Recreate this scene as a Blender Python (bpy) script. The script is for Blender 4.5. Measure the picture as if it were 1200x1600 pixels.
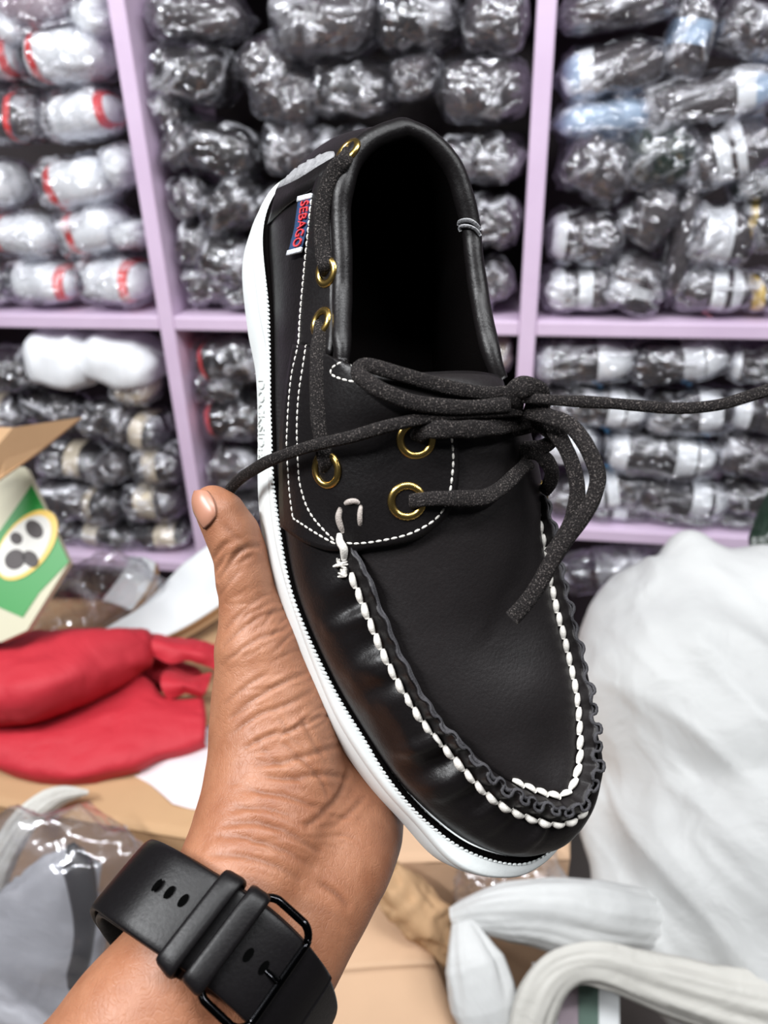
import bpy, bmesh, math, random
import numpy as np
from mathutils import Matrix, Vector
from mathutils.bvhtree import BVHTree

# ------------------------------------------------------------------ clear
for o in list(bpy.data.objects): bpy.data.objects.remove(o)
scene = bpy.context.scene
COL = scene.collection
rng = np.random.default_rng(7)
random.seed(7)

# ------------------------------------------------------------------ camera
F = 1200.0                                   # focal length in pixels of a 1200x1600 frame
CAM = np.array([0.0, 0.0, 1.45])
_D = np.array([70., 2307., 1200.]); _D /= np.linalg.norm(_D)      # world down, seen in camera axes (right, down, forward)
_Y = np.array([0, 0, 1.0]) - _D[2]*_D; _Y /= np.linalg.norm(_Y)
_X = np.cross(_Y, -_D)
CM = np.array([_X, _Y, -_D])                 # camera axes -> world
cam_data = bpy.data.cameras.new('camera'); cam = bpy.data.objects.new('camera', cam_data); COL.objects.link(cam)
_m = np.eye(4); _m[:3, 0] = CM[:, 0]; _m[:3, 1] = -CM[:, 1]; _m[:3, 2] = -CM[:, 2]; _m[:3, 3] = CAM
cam.matrix_world = Matrix(_m.tolist())
cam_data.sensor_fit = 'VERTICAL'; cam_data.sensor_height = 36.0; cam_data.sensor_width = 27.0
cam_data.lens = 36.0*F/1600.0
cam_data.clip_start = 0.01; cam_data.clip_end = 50
cam_data.dof.use_dof = True; cam_data.dof.focus_distance = 0.288
cam_data.dof.aperture_fstop = 27.0/2.6       # an opening of 2.6 mm, a phone's
scene.camera = cam

# ------------------------------------------------------------------ world, lamps, exposure
world = bpy.data.worlds.new('world'); scene.world = world; world.use_nodes = True
_bg = world.node_tree.nodes['Background']
_bg.inputs[0].default_value = (0.86, 0.90, 1.0, 1); _bg.inputs[1].default_value = 0.03
def area(name, loc, target, sx, sy, power, col):
    l = bpy.data.lights.new(name, 'AREA'); l.shape = 'RECTANGLE'; l.size = sx; l.size_y = sy; l.energy = power; l.color = col
    o = bpy.data.objects.new(name, l); COL.objects.link(o); o.location = loc
    o.rotation_euler = (Vector(target)-Vector(loc)).to_track_quat('-Z', 'Y').to_euler()
    return o
area('ceiling_tube_and_fill', (0.15, 0.0, 2.75), (0.05, 0.55, 0.9), 1.3, 0.12, 20, (0.965, 0.985, 1.0))
area('ceiling_tube_and_fill', (-1.15, -0.25, 2.6), (-0.1, 0.6, 1.1), 1.2, 0.12, 38, (0.97, 0.985, 1.0))
area('ceiling_tube_and_fill', (1.3, -0.2, 2.7), (0.2, 0.7, 1.1), 1.3, 0.12, 17, (0.97, 0.985, 1.0))  # fill light added at the right to brighten shelf fronts and sack
vs = scene.view_settings
vs.view_transform = 'Standard'; vs.look = 'None'; vs.gamma = 1.0; vs.use_curve_mapping = False; vs.exposure = 0.47

# ------------------------------------------------------------------ helpers
def cp(px, py, depth):
    "point in camera axes at an image position and a depth"
    return np.array([(px-600)/F*depth, (py-800)/F*depth, depth])
def c2w(p): return np.asarray(p) @ CM.T + CAM
def W(px, py, depth): return c2w(cp(px, py, depth))
def ray(px, py):
    d = CM @ np.array([(px-600)/F, (py-800)/F, 1.0]); return d
def on_plane(px, py, p0, n):
    d = ray(px, py); t = np.dot(np.asarray(p0)-CAM, n)/np.dot(d, n); return CAM+t*d
def on_z(px, py, z): return on_plane(px, py, (0, 0, z), np.array([0, 0, 1.0]))

def spline(pts, n, closed=False, per=16):
    P = np.asarray(pts, float); m = len(P)
    segs = m if closed else m-1; out = []
    for i in range(segs):
        if closed: a, b, c, d = P[(i-1) % m], P[i], P[(i+1) % m], P[(i+2) % m]
        else: a, b, c, d = P[max(i-1, 0)], P[i], P[i+1], P[min(i+2, m-1)]
        t = (np.arange(per)/per)[:, None]
        out.append(0.5*((2*b)+(c-a)*t+(2*a-5*b+4*c-d)*t*t+(3*b-a-3*c+d)*t**3))
    out = np.vstack(out+[P[:1] if closed else P[-1:]])
    s = np.r_[0, np.cumsum(np.linalg.norm(np.diff(out, axis=0), axis=1))]
    q = np.linspace(0, s[-1], n+1)[:-1] if closed else np.linspace(0, s[-1], n)
    return np.stack([np.interp(q, s, out[:, k]) for k in range(out.shape[1])], 1)
def length(P): return float(np.linalg.norm(np.diff(P, axis=0), axis=1).sum())

def _h(ix, iy, iz, seed):
    h = (ix*374761393+iy*668265263+iz*2147483647+seed*974711) & 0xffffffff
    h = ((h ^ (h >> 13))*1274126177) & 0xffffffff
    return ((h ^ (h >> 16)) & 0xffff)/65535.0
def vnoise(p, seed=0):
    p = np.asarray(p, float); i = np.floor(p).astype(np.int64); f = p-i; f = f*f*f*(f*(f*6-15)+10)
    r = 0
    for dx in (0, 1):
        for dy in (0, 1):
            for dz in (0, 1):
                w = (f[..., 0] if dx else 1-f[..., 0])*(f[..., 1] if dy else 1-f[..., 1])*(f[..., 2] if dz else 1-f[..., 2])
                r = r+w*_h(i[..., 0]+dx, i[..., 1]+dy, i[..., 2]+dz, seed)
    return r*2-1
def fbm(p, oct=3, seed=0):
    r = 0; a = 1.0; p = np.asarray(p, float)
    for k in range(oct): r = r+a*vnoise(p*2**k+k*17.3, seed+k); a *= 0.5
    return r
def ridge(p, oct=3, seed=0):
    r = 0; a = 1.0; p = np.asarray(p, float)
    for k in range(oct): r = r+a*(1-2*np.abs(vnoise(p*2**k+k*9.1, seed+k))); a *= 0.5
    return r

# ---- things, parts
def inv(parent): return np.array(parent.matrix_world.inverted())
def empty(name, loc=(0, 0, 0), mat=None):
    o = bpy.data.objects.new(name, None); COL.objects.link(o); o.empty_display_size = 0.02
    if mat is not None: o.matrix_world = Matrix(np.asarray(mat).tolist())
    else: o.matrix_world = Matrix.Translation(Vector([float(v) for v in loc]))
    return o
def tag(o, label=None, cat=None, group=None, kind=None):
    if label: o['label'] = label
    if cat: o['category'] = cat
    if group: o['group'] = group
    if kind: o['kind'] = kind
    return o
def thing(name, label, cat, loc=(0, 0, 0), group=None, mat=None): return tag(empty(name, loc, mat), label, cat, group)
def mesh(name, V, Fc, mat=None, parent=None, smooth=True, world_in=True, kind=None, origin=None):
    V = np.asarray(V, float)
    me = bpy.data.meshes.new(name)
    if parent is not None and world_in:
        root = parent
        M = np.array(WM(parent).inverted()); V = V @ M[:3, :3].T + M[:3, 3]
    elif parent is None and world_in:
        if origin is None: c = (V.min(0)+V.max(0))/2; origin = np.array([c[0], c[1], V[:, 2].min()])
        V = V-np.asarray(origin)
    me.from_pydata(V.tolist(), [], [tuple(int(i) for i in f) for f in Fc]); me.update()
    if smooth: me.polygons.foreach_set('use_smooth', [True]*len(me.polygons))
    mats = mat if isinstance(mat, (list, tuple)) else [mat]
    for m_ in mats:
        if m_ is not None: me.materials.append(m_)
    o = bpy.data.objects.new(name, me); COL.objects.link(o)
    if parent is not None: o.parent = parent
    elif origin is not None: o.location = [float(v) for v in origin]
    if kind: o['kind'] = kind
    return o
def WM(o):
    m = o.matrix_basis.copy()
    p = o.parent
    while p is not None: m = p.matrix_basis @ m; p = p.parent
    return m
def mod(o, kind, **kw):
    m = o.modifiers.new(kind.lower(), kind)
    for k, v in kw.items(): setattr(m, k, v)
    return m
def grid_faces(nu, nv, cu=False, cv=False, off=0):
    f = []
    for i in range(nu if cu else nu-1):
        for j in range(nv if cv else nv-1):
            a = i*nv+j; b = i*nv+(j+1) % nv; c = ((i+1) % nu)*nv+(j+1) % nv; d = ((i+1) % nu)*nv+j
            f.append((a+off, b+off, c+off, d+off))
    return f
class MB:
    "collects pieces that become one mesh"
    def __init__(s): s.V = []; s.F = []; s.n = 0
    def add(s, V, Fc):
        V = np.asarray(V, float); s.V.append(V); s.F += [tuple(i+s.n for i in f) for f in Fc]; s.n += len(V)
    def build(s, name, mat, parent=None, **kw): return mesh(name, np.vstack(s.V), s.F, mat, parent, **kw)
def frames(P, up0):
    P = np.asarray(P, float); T = np.gradient(P, axis=0); T /= np.linalg.norm(T, axis=1)[:, None]+1e-12
    N = np.zeros_like(P); n = np.asarray(up0, float)
    for i in range(len(P)):
        u = n if np.ndim(up0) == 1 else np.asarray(up0)[i]
        u = u-np.dot(u, T[i])*T[i]; u /= np.linalg.norm(u)+1e-12; N[i] = u; n = u
    return T, N, np.cross(T, N)
def tube(P, r, up0=(0, 0, 1), k=10, flat=1.0, power=2.0, cap=True, closed=False):
    "sweep; r half width along B (T x N), flat*r half thickness along N"
    P = np.asarray(P, float); n = len(P); T, N, B = frames(P, up0)
    r = np.broadcast_to(np.asarray(r, float), (n,)); flat = np.broadcast_to(np.asarray(flat, float), (n,))
    a = np.arange(k)/k*2*np.pi
    ca = np.sign(np.cos(a))*np.abs(np.cos(a))**(2/power); sa = np.sign(np.sin(a))*np.abs(np.sin(a))**(2/power)
    V = (P[:, None]+r[:, None, None]*(B[:, None]*ca[None, :, None]+N[:, None]*(sa[None, :]*flat[:, None])[..., None])).reshape(-1, 3)
    f = grid_faces(n, k, closed, True)
    if cap and not closed:
        f.append(tuple(range(k))); f.append(tuple(range((n-1)*k, n*k))[::-1])
    return V, f
def box_vf(c, size, R=None):
    s = np.array([[x, y, z] for x in (-.5, .5) for y in (-.5, .5) for z in (-.5, .5)])*np.asarray(size)
    if R is not None: s = s @ np.asarray(R).T
    return s+np.asarray(c), [(0, 1, 3, 2), (4, 6, 7, 5), (0, 4, 5, 1), (2, 3, 7, 6), (0, 2, 6, 4), (1, 5, 7, 3)]
def quad_prism(tl, tr, br, bl, depth_vec):
    a = np.array([tl, tr, br, bl]); b = a+np.asarray(depth_vec)
    return np.vstack([a, b]), [(0, 1, 2, 3), (7, 6, 5, 4), (0, 4, 5, 1), (1, 5, 6, 2), (2, 6, 7, 3), (3, 7, 4, 0)]

# ---- implicit bodies (a smooth union on a grid, meshed with surface nets)
def surface_nets(f, o, h):
    nx, ny, nz = f.shape; s = f < 0
    cnt = np.zeros((nx-1, ny-1, nz-1), np.int16); acc = np.zeros((nx-1, ny-1, nz-1, 3), np.float32)
    for ax in range(3):
        oth = [a for a in range(3) if a != ax]
        sl0 = [slice(None)]*3; sl1 = [slice(None)]*3; sl0[ax] = slice(0, -1); sl1[ax] = slice(1, None)
        a = f[tuple(sl0)]; b = f[tuple(sl1)]; cr = (a < 0) != (b < 0)
        t = np.where(cr, a/(a-b+1e-20), 0).astype(np.float32)
        for i in (0, 1):
            for j in (0, 1):
                sl = [slice(None)]*3; sl[oth[0]] = slice(i, f.shape[oth[0]]-1+i); sl[oth[1]] = slice(j, f.shape[oth[1]]-1+j)
                c = cr[tuple(sl)]; cnt += c
                acc[..., ax] += t[tuple(sl)]*c; acc[..., oth[0]] += i*c; acc[..., oth[1]] += j*c
    m = cnt > 0; idx = -np.ones(cnt.shape, np.int64); idx[m] = np.arange(m.sum())
    base = np.argwhere(m).astype(np.float32)
    V = (base+acc[m]/cnt[m][:, None])*h+np.asarray(o)
    Q = []
    for ax in range(3):
        o1, o2 = (ax+1) % 3, (ax+2) % 3
        sl0 = [slice(1, -1)]*3; sl1 = [slice(1, -1)]*3; sl0[ax] = slice(0, -1); sl1[ax] = slice(1, None)
        a = s[tuple(sl0)]; b = s[tuple(sl1)]
        e = np.argwhere(a != b)
        if len(e) == 0: continue
        fl = a[a != b]
        g = e.copy(); g[:, o1] += 1; g[:, o2] += 1
        def c(d1, d2):
            q = g.copy(); q[:, o1] -= d1; q[:, o2] -= d2; return idx[q[:, 0], q[:, 1], q[:, 2]]
        q = np.stack([c(1, 1), c(0, 1), c(0, 0), c(1, 0)], 1)
        q[~fl] = q[~fl][:, ::-1]; Q.append(q)
    Q = np.vstack(Q); Q = Q[(Q >= 0).all(1)]
    return V.astype(float), Q
def sd_cone(p, a, b, ra, rb):
    a = np.asarray(a, np.float32); b = np.asarray(b, np.float32); d = b-a
    t = np.clip(((p-a) @ d)/(d @ d), 0, 1)
    return np.linalg.norm(p-a-t[..., None]*d, axis=-1)-(ra+(rb-ra)*t)
def sd_ell(p, c, R, r):
    q = (p-np.asarray(c, np.float32)) @ np.asarray(R, np.float32); r = np.asarray(r, np.float32)
    k0 = np.linalg.norm(q/r, axis=-1); k1 = np.linalg.norm(q/(r*r), axis=-1)
    return k0*(k0-1)/np.maximum(k1, 1e-6)
def smin(a, b, k):
    h = np.clip(0.5+0.5*(b-a)/k, 0, 1); return b*(1-h)+a*h-k*h*(1-h)
class Field:
    def __init__(s, lo, hi, h):
        s.o = np.asarray(lo, np.float32); s.h = h
        n = np.ceil((np.asarray(hi)-np.asarray(lo))/h).astype(int)+1
        ax = [s.o[i]+np.arange(n[i], dtype=np.float32)*h for i in range(3)]
        s.ax = ax; s.f = np.full(n, 1.0, np.float32)
    def sub(s, lo, hi):
        sl = []
        for i in range(3):
            a = int(np.clip(np.floor((lo[i]-s.o[i])/s.h), 0, s.f.shape[i]-1)); b = int(np.clip(np.ceil((hi[i]-s.o[i])/s.h)+1, a+1, s.f.shape[i]))
            sl.append(slice(a, b))
        return tuple(sl)
    def pts(s, sl): return np.stack(np.meshgrid(s.ax[0][sl[0]], s.ax[1][sl[1]], s.ax[2][sl[2]], indexing='ij'), -1)
    def cone(s, a, b, ra, rb, k):
        a = np.asarray(a); b = np.asarray(b); m = max(ra, rb)+4*k+0.01
        sl = s.sub(np.minimum(a, b)-m, np.maximum(a, b)+m)
        s.f[sl] = smin(s.f[sl], sd_cone(s.pts(sl), a, b, ra, rb), k)
    def chain(s, P, r, k):
        for i in range(len(P)-1): s.cone(P[i], P[i+1], r[i], r[i+1], k)
    def ell(s, c, R, r, k):
        m = max(r)+4*k+0.01; c = np.asarray(c); sl = s.sub(c-m, c+m)
        s.f[sl] = smin(s.f[sl], sd_ell(s.pts(sl), c, R, r), k)
    def mesh(s): return surface_nets(s.f, s.o, s.h)
def vnormals(V, Q):
    n = np.cross(V[Q[:, 2]]-V[Q[:, 0]], V[Q[:, 3]]-V[Q[:, 1]]); N = np.zeros_like(V)
    for k in range(4): np.add.at(N, Q[:, k], n)
    return N/(np.linalg.norm(N, axis=1)[:, None]+1e-12)
def relax(V, Q, it=2, lam=0.5):
    for _ in range(it):
        S = np.zeros_like(V); c = np.zeros(len(V))
        for k in range(4):
            a, b = Q[:, k], Q[:, (k+1) % 4]
            np.add.at(S, a, V[b]); np.add.at(c, a, 1); np.add.at(S, b, V[a]); np.add.at(c, b, 1)
        V = V+lam*(S/np.maximum(c, 1)[:, None]-V)
    return V

# ------------------------------------------------------------------ materials
class NT:
    def __init__(s, name):
        s.m = bpy.data.materials.new(name); s.m.use_nodes = True; s.t = s.m.node_tree; s.p = s.t.nodes['Principled BSDF']; s.out = s.t.nodes['Material Output']
    def n(s, kind, **kw):
        x = s.t.nodes.new(kind)
        for k, v in kw.items():
            if k.startswith('i_'): x.inputs[k[2:].replace('_', ' ')].default_value = v
            else: setattr(x, k, v)
        return x
    def l(s, a, b): s.t.links.new(a, b)
    def coord(s, scale=1.0, which='Object', rot=None):
        c = s.n('ShaderNodeTexCoord'); mp = s.n('ShaderNodeMapping'); mp.inputs['Scale'].default_value = (scale,)*3 if np.isscalar(scale) else scale
        if rot: mp.inputs['Rotation'].default_value = rot
        s.l(c.outputs[which], mp.inputs[0]); return mp.outputs[0]
    def noise(s, vec, scale, detail=3, rough=0.5, dist=0):
        x = s.n('ShaderNodeTexNoise'); x.inputs['Scale'].default_value = scale; x.inputs['Detail'].default_value = detail
        x.inputs['Roughness'].default_value = rough; x.inputs['Distortion'].default_value = dist; s.l(vec, x.inputs['Vector']); return x.outputs['Fac']
    def voro(s, vec, scale, feature='F1', out='Distance', rnd=1.0):
        x = s.n('ShaderNodeTexVoronoi', feature=feature); x.inputs['Scale'].default_value = scale; x.inputs['Randomness'].default_value = rnd; s.l(vec, x.inputs['Vector']); return x.outputs[out]
    def ramp(s, fac, stops):
        x = s.n('ShaderNodeValToRGB'); e = x.color_ramp.elements
        while len(e) < len(stops): e.new(0.5)
        for el, (p, c) in zip(e, stops): el.position = p; el.color = (*c, 1) if len(c) == 3 else c
        s.l(fac, x.inputs[0]); return x.outputs[0]
    def mix(s, fac, a, b, kind='MIX'):
        x = s.n('ShaderNodeMix', data_type='RGBA', blend_type=kind)
        for sock, v in ((x.inputs['Factor'], fac), (x.inputs[6], a), (x.inputs[7], b)):
            if hasattr(v, 'is_output'): s.l(v, sock)
            else: sock.default_value = v if np.isscalar(v) else ((*v, 1) if len(v) == 3 else v)
        return x.outputs[2]
    def math(s, op, a, b=0.0):
        x = s.n('ShaderNodeMath', operation=op)
        for sock, v in zip(x.inputs, (a, b)):
            if hasattr(v, 'is_output'): s.l(v, sock)
            else: sock.default_value = v
        return x.outputs[0]
    def bump(s, h, strength, dist, prev=None):
        b = s.n('ShaderNodeBump'); b.inputs['Strength'].default_value = strength; b.inputs['Distance'].default_value = dist
        s.l(h, b.inputs['Height'])
        if prev is not None: s.l(prev, b.inputs['Normal'])
        return b.outputs[0]
    def set(s, **kw):
        for k, v in kw.items():
            sock = s.p.inputs[k.replace('_', ' ')]
            if hasattr(v, 'is_output'): s.l(v, sock)
            else: sock.default_value = v if np.isscalar(v) else ((*v, 1) if (len(v) == 3 and sock.type == 'RGBA') else v)
        return s
def plain(name, col, rough=0.5, metal=0.0, var=0.12, scale=60, bump=0.0, bscale=400, bdist=0.0005, spec=0.5):
    t = NT(name); v = t.coord()
    f = t.noise(v, scale, 3)
    t.set(Base_Color=t.mix(f, tuple(np.array(col)*(1-var)), tuple(np.minimum(np.array(col)*(1+var), 1))), Roughness=rough, Metallic=metal, Specular_IOR_Level=spec)
    if bump: t.set(Normal=t.bump(t.noise(v, bscale, 2), bump, bdist))
    return t.m
# ================================================================== THE SHOE
SR = np.array([[0.20338, -0.90971, 0.36202], [0.96444, 0.12239, -0.23425], [-0.16879, -0.39679, -0.90226]])
_u, _s, _v = np.linalg.svd(SR); SR = _u @ _v
ST = np.array([-0.03208, -0.13945, 0.35692])
SM = np.eye(4); SM[:3, :3] = CM @ SR; SM[:3, 3] = c2w(ST)         # shoe axes (x toe, y outer side, z up; metres) -> world
def s2c(p): return np.asarray(p) @ SR.T + ST
def c2s(p): return (np.asarray(p)-ST) @ SR
SCAM = c2s(np.zeros(3))
def sray(px, py):
    d = SR.T @ np.array([(px-600)/F, (py-800)/F, 1.0]); return d/np.linalg.norm(d)
def spx(p):
    c = s2c(p); return np.array([600+F*c[0]/c[2], 800+F*c[1]/c[2]])

# ---- materials of the shoe
def leather(name, base, rough=0.40, spec=0.32, grain=1.0):
    t = NT(name); v = t.coord()
    g = t.voro(v, 1500, 'DISTANCE_TO_EDGE'); gr = t.ramp(g, [(0.0, (0, 0, 0)), (0.12, (1, 1, 1))])
    fine = t.noise(v, 900, 2); big = t.noise(v, 38, 3)
    b = t.bump(fine, 0.25*grain, 0.0004); b = t.bump(gr, 0.10*grain, 0.0003, b); b = t.bump(big, 0.12*grain, 0.004, b)
    t.set(Base_Color=t.mix(big, tuple(np.array(base)*0.8), tuple(np.array(base)*1.25)), Roughness=t.math('ADD', t.math('MULTIPLY', fine, 0.14), rough-0.07), Normal=b, Specular_IOR_Level=spec)
    return t.m
M_leather = leather('black_leather', (0.0065, 0.0054, 0.0057), 0.38)
M_lining = plain('black_lining', (0.0025, 0.002, 0.002), 0.95, bump=0.4, bscale=1500, spec=0.02)
M_plug = leather('matte_black_leather', (0.0105, 0.0086, 0.0089), 0.47)
M_sole = plain('white_rubber', (0.74, 0.77, 0.765), 0.5, var=0.03, scale=25, bump=0.15, bscale=700, bdist=0.0004)
M_thread = plain('white_waxed_thread', (0.72, 0.69, 0.64), 0.5, var=0.12, scale=500, bump=0.5, bscale=1800, bdist=0.0004)
M_cut = plain('grey_cut_edge', (0.045, 0.043, 0.048), 0.9, var=0.6, scale=900, bump=0.8, bscale=2500, bdist=0.0004)
M_gold = plain('brass', (0.62, 0.42, 0.13), 0.27, 1.0, var=0.1)
_t = NT('suede_lace'); _v = _t.coord(); _f = _t.noise(_v, 1900, 2, 0.6); _f2 = _t.noise(_v, 300, 2)
_t.set(Base_Color=_t.ramp(_f, [(0.45, (0.006, 0.0045, 0.0045)), (0.58, (0.016, 0.013, 0.0125)), (0.72, (0.15, 0.13, 0.12))]), Roughness=0.85, Specular_IOR_Level=0.25, Normal=_t.bump(_f, 0.9, 0.0006, _t.bump(_f2, 0.4, 0.0012)))
M_lace = _t.m
M_navy = plain('navy_weave', (0.012, 0.045, 0.13), 0.8, var=0.3, scale=900, bump=0.6, bscale=2200)
M_red = plain('red_weave', (0.72, 0.045, 0.055), 0.7, var=0.2, scale=900)
M_tagw = plain('white_weave', (0.62, 0.64, 0.68), 0.8, var=0.25, scale=1500, bump=0.6, bscale=2200)

shoe = thing('boat_shoe', 'black leather boat shoe with white rubber sole and rawhide laces held in the hand', 'shoe', mat=SM)
def sm(name, V, Fc, mat, parent=None, **kw): return mesh(name, V, Fc, mat, parent or shoe, world_in=False, **kw)
mm = 0.001
def zbot(x): return 0.012*np.maximum(0, (np.asarray(x)-.2)/.1)**2
def ztop(x): return .028-.03*np.clip(np.asarray(x)-.05, 0, .17)+zbot(x)
OUT = np.array([(-4, 2), (-1.6, 16), (9, 30.5), (29, 40), (58, 43), (79, 43.1), (103, 46.5), (128, 51), (144, 52.7), (162, 52.7), (182, 50.3), (200, 47.2), (222, 42.2), (238, 36.5), (253, 29.5), (267, 21.1), (281, 13), (288, 5.4), (292.3, -4.3), (294, -15), (291, -29), (283, -41), (268, -49), (248, -53.5), (225, -55), (200, -53), (175, -47.5), (150, -41), (120, -35), (90, -32.5), (60, -33), (35, -32), (15, -26), (1, -13)])*mm
NS = 300
B = spline(OUT, NS, True)
_tg = np.roll(B, -1, 0)-np.roll(B, 1, 0); _tg /= np.linalg.norm(_tg, axis=1)[:, None]
BIN = np.stack([_tg[:, 1], -_tg[:, 0]], 1)                      # inward (loop runs lateral -> toe -> medial)
if np.dot(BIN[0], [1, 0]) < 0: BIN = -BIN
def ring(inset, z): return np.c_[B+BIN*inset*mm, z]
zb, zt = zbot(B[:, 0]), ztop(B[:, 0])
rows = [ring(9, zb+.0), ring(2.5, zb), ring(.5, zb+.001), ring(0, zb+.003), ring(-.2, (zb+zt)/2), ring(.2, zt-.0062), ring(.5, zt-.0056), ring(.2, zt-.0050), ring(.6, zt-.0018), ring(1.6, zt-.0004), ring(5, zt), ring(12, zt)]
V = np.stack(rows, 1).reshape(-1, 3); nr = len(rows)
Fc = grid_faces(NS, nr, True, False); Fc = [f[::-1] for f in Fc]
Fc.append(tuple(i*nr for i in range(NS))); Fc.append(tuple(i*nr+nr-1 for i in range(NS))[::-1])
sole = sm('sole', V, Fc, M_sole)

# ---- upper walls: feather line to seam / top line, once round the shoe
TOPK = np.array([(24.5, -1.2, 91.7), (25, .7, 91.6), (28.3, 9.8, 91.2), (32.8, 17.1, 90.1), (38.8, 21.8, 88.4), (48.1, 26.1, 85.6), (56.6, 27.7, 83), (70.9, 29.3, 80.3), (83.7, 31, 78.2), (102.1, 35.3, 80.3), (109, 36.4, 80.5), (120, 40.5, 71), (136, 42.3, 62), (165, 40.5, 57), (183, 37, 55.5), (207, 31.6, 55), (227, 24.2, 55), (243, 14.6, 55), (258, 4.7, 55), (268, -8, 55), (273.6, -21, 55),
  (270, -33, 55), (258, -40.5, 55), (238, -43.5, 55), (214, -44.5, 55), (195, -44, 55.5), (165, -43, 59.5), (140, -39.5, 65.5), (129, -33.5, 73), (119, -24.5, 80), (108.6, -22.7, 81.2), (95.9, -24.3, 79.5), (82.7, -26.2, 78.4), (68.9, -26.4, 80.6), (59, -26.7, 82.3), (48.2, -24.5, 85.6), (36.5, -20, 89.1), (27.7, -10.6, 91.3)])*mm
FEAK = np.array([(1, -1), (1, 2), (4, 14), (13, 26), (22, 32), (34, 35), (48, 36.8), (66, 39), (85, 42), (103, 45), (112, 46.3), (124, 48), (137, 49.3), (167, 50), (186, 47.5), (210, 41), (230, 33.6), (247, 26.5), (263, 16.5), (277, 3.5), (285.5, -14),
  (283, -30), (272, -41.5), (248, -50), (222, -52), (200, -50.5), (170, -44.5), (142, -37.5), (128, -34.5), (116, -32), (106, -31), (94, -30), (82, -29.5), (68, -29.5), (58, -29.8), (46, -29.8), (27, -26.5), (8, -15)])*mm
FEAK = np.c_[FEAK, ztop(FEAK[:, 0])-.0006]
NU, NV = 480, 30
def pspline(K, per=40):
    m = len(K); out = []
    for i in range(m):
        a, b, c, d = K[(i-1) % m], K[i], K[(i+1) % m], K[(i+2) % m]; t = (np.arange(per)/per)[:, None]
        out.append(0.5*((2*b)+(c-a)*t+(2*a-5*b+4*c-d)*t*t+(3*b-a-3*c+d)*t**3))
    return np.vstack(out)
FE = pspline(FEAK, 16); TO = pspline(TOPK, 16)
_s = np.r_[0, np.cumsum(np.linalg.norm(np.diff(np.vstack([FE+TO, (FE+TO)[:1]]), axis=0), axis=1))]
_q = np.linspace(0, _s[-1], NU+1)[:-1]
def rs(P): P = np.vstack([P, P[:1]]); return np.stack([np.interp(_q, _s, P[:, k]) for k in range(3)], 1)
FE, TO = rs(FE), rs(TO)
_tg = np.roll(FE, -1, 0)-np.roll(FE, 1, 0); _tg[:, 2] = 0
for _ in range(12): _tg = (_tg+np.roll(_tg, 1, 0)+np.roll(_tg, -1, 0))/3
_tg /= np.linalg.norm(_tg, axis=1)[:, None]
ON = np.c_[-_tg[:, 1], _tg[:, 0], np.zeros(NU)]
if ON[NU//4, 1] < 0: ON = -ON
hgt = (TO-FE)[:, 2:3]; frontness = np.clip((FE[:, 0:1]-.15)/.05, 0, 1); heelness = np.clip((.05-FE[:, 0:1])/.05, 0, 1)
up = np.array([0, 0, 1.0])
gap = np.linalg.norm((TO-FE)[:, :2], axis=1)[:, None]
P1 = FE+up*hgt*.50+ON*(.0015+.0010*frontness+.001*heelness)
P2 = TO-up*hgt*(.22-.10*frontness)+ON*(gap*(.35+.25*frontness)+.001)
vv = np.linspace(0, 1, NV)
def wall(extra=0.0):
    w = np.zeros((NU, NV, 3))
    for j, v in enumerate(vv): w[:, j] = FE*(1-v)**3+3*P1*v*(1-v)**2+3*P2*v*v*(1-v)+TO*v**3
    return w
WALL = wall()
# puckers where the vamp is gathered into the seam
arc = np.r_[0, np.cumsum(np.linalg.norm(np.diff(TO, axis=0), axis=1))]
pn = vnoise(np.c_[arc*125, arc*0, arc*0], 3)+0.6*vnoise(np.c_[arc*210, arc*0, arc*0+4], 5)
pk = ((np.arange(NU) < np.argmax(TO[:, 0])-6)[:, None]*pn[:, None]*np.clip((vv-.25)/.5, 0, 1)[None]**1.3*np.clip((TO[:, 0:1]-.17)/.02, 0, 1))
lowf = fbm(WALL*70, 2, 11)*np.clip((vv-.1)/.4, 0, 1)[None]*(np.clip((TO[:, 0:1]-.15)/.03, 0, 1))
nrm = np.cross(np.gradient(WALL, axis=0), np.gradient(WALL, axis=1)); nrm /= np.linalg.norm(nrm, axis=-1)[..., None]+1e-12
if np.mean((nrm*ON[:, None]).sum(-1)) < 0: nrm = -nrm
WALL = WALL+nrm*(pk*.0026+lowf*.0009)[..., None]
wallF = grid_faces(NU, NV, True, False)
# split: vamp (front) and quarter (back)
def wall_part(name, sel, mat):
    ids = np.where(sel)[0]; fs = []; ks = set()
    for i in range(NU):
        if sel[i] and sel[(i+1) % NU]:
            for j in range(NV-1): fs.append((i*NV+j, ((i+1) % NU)*NV+j, ((i+1) % NU)*NV+j+1, i*NV+j+1))
    used = sorted({k for f in fs for k in f}); mp = {k: n for n, k in enumerate(used)}
    return sm(name, WALL.reshape(-1, 3)[used], [tuple(mp[k] for k in f) for f in fs], mat)
fx = FE[:, 0]
vamp = wall_part('vamp', fx > .138, M_leather)
quarter = wall_part('quarter', fx < .1415, M_leather)

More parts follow.
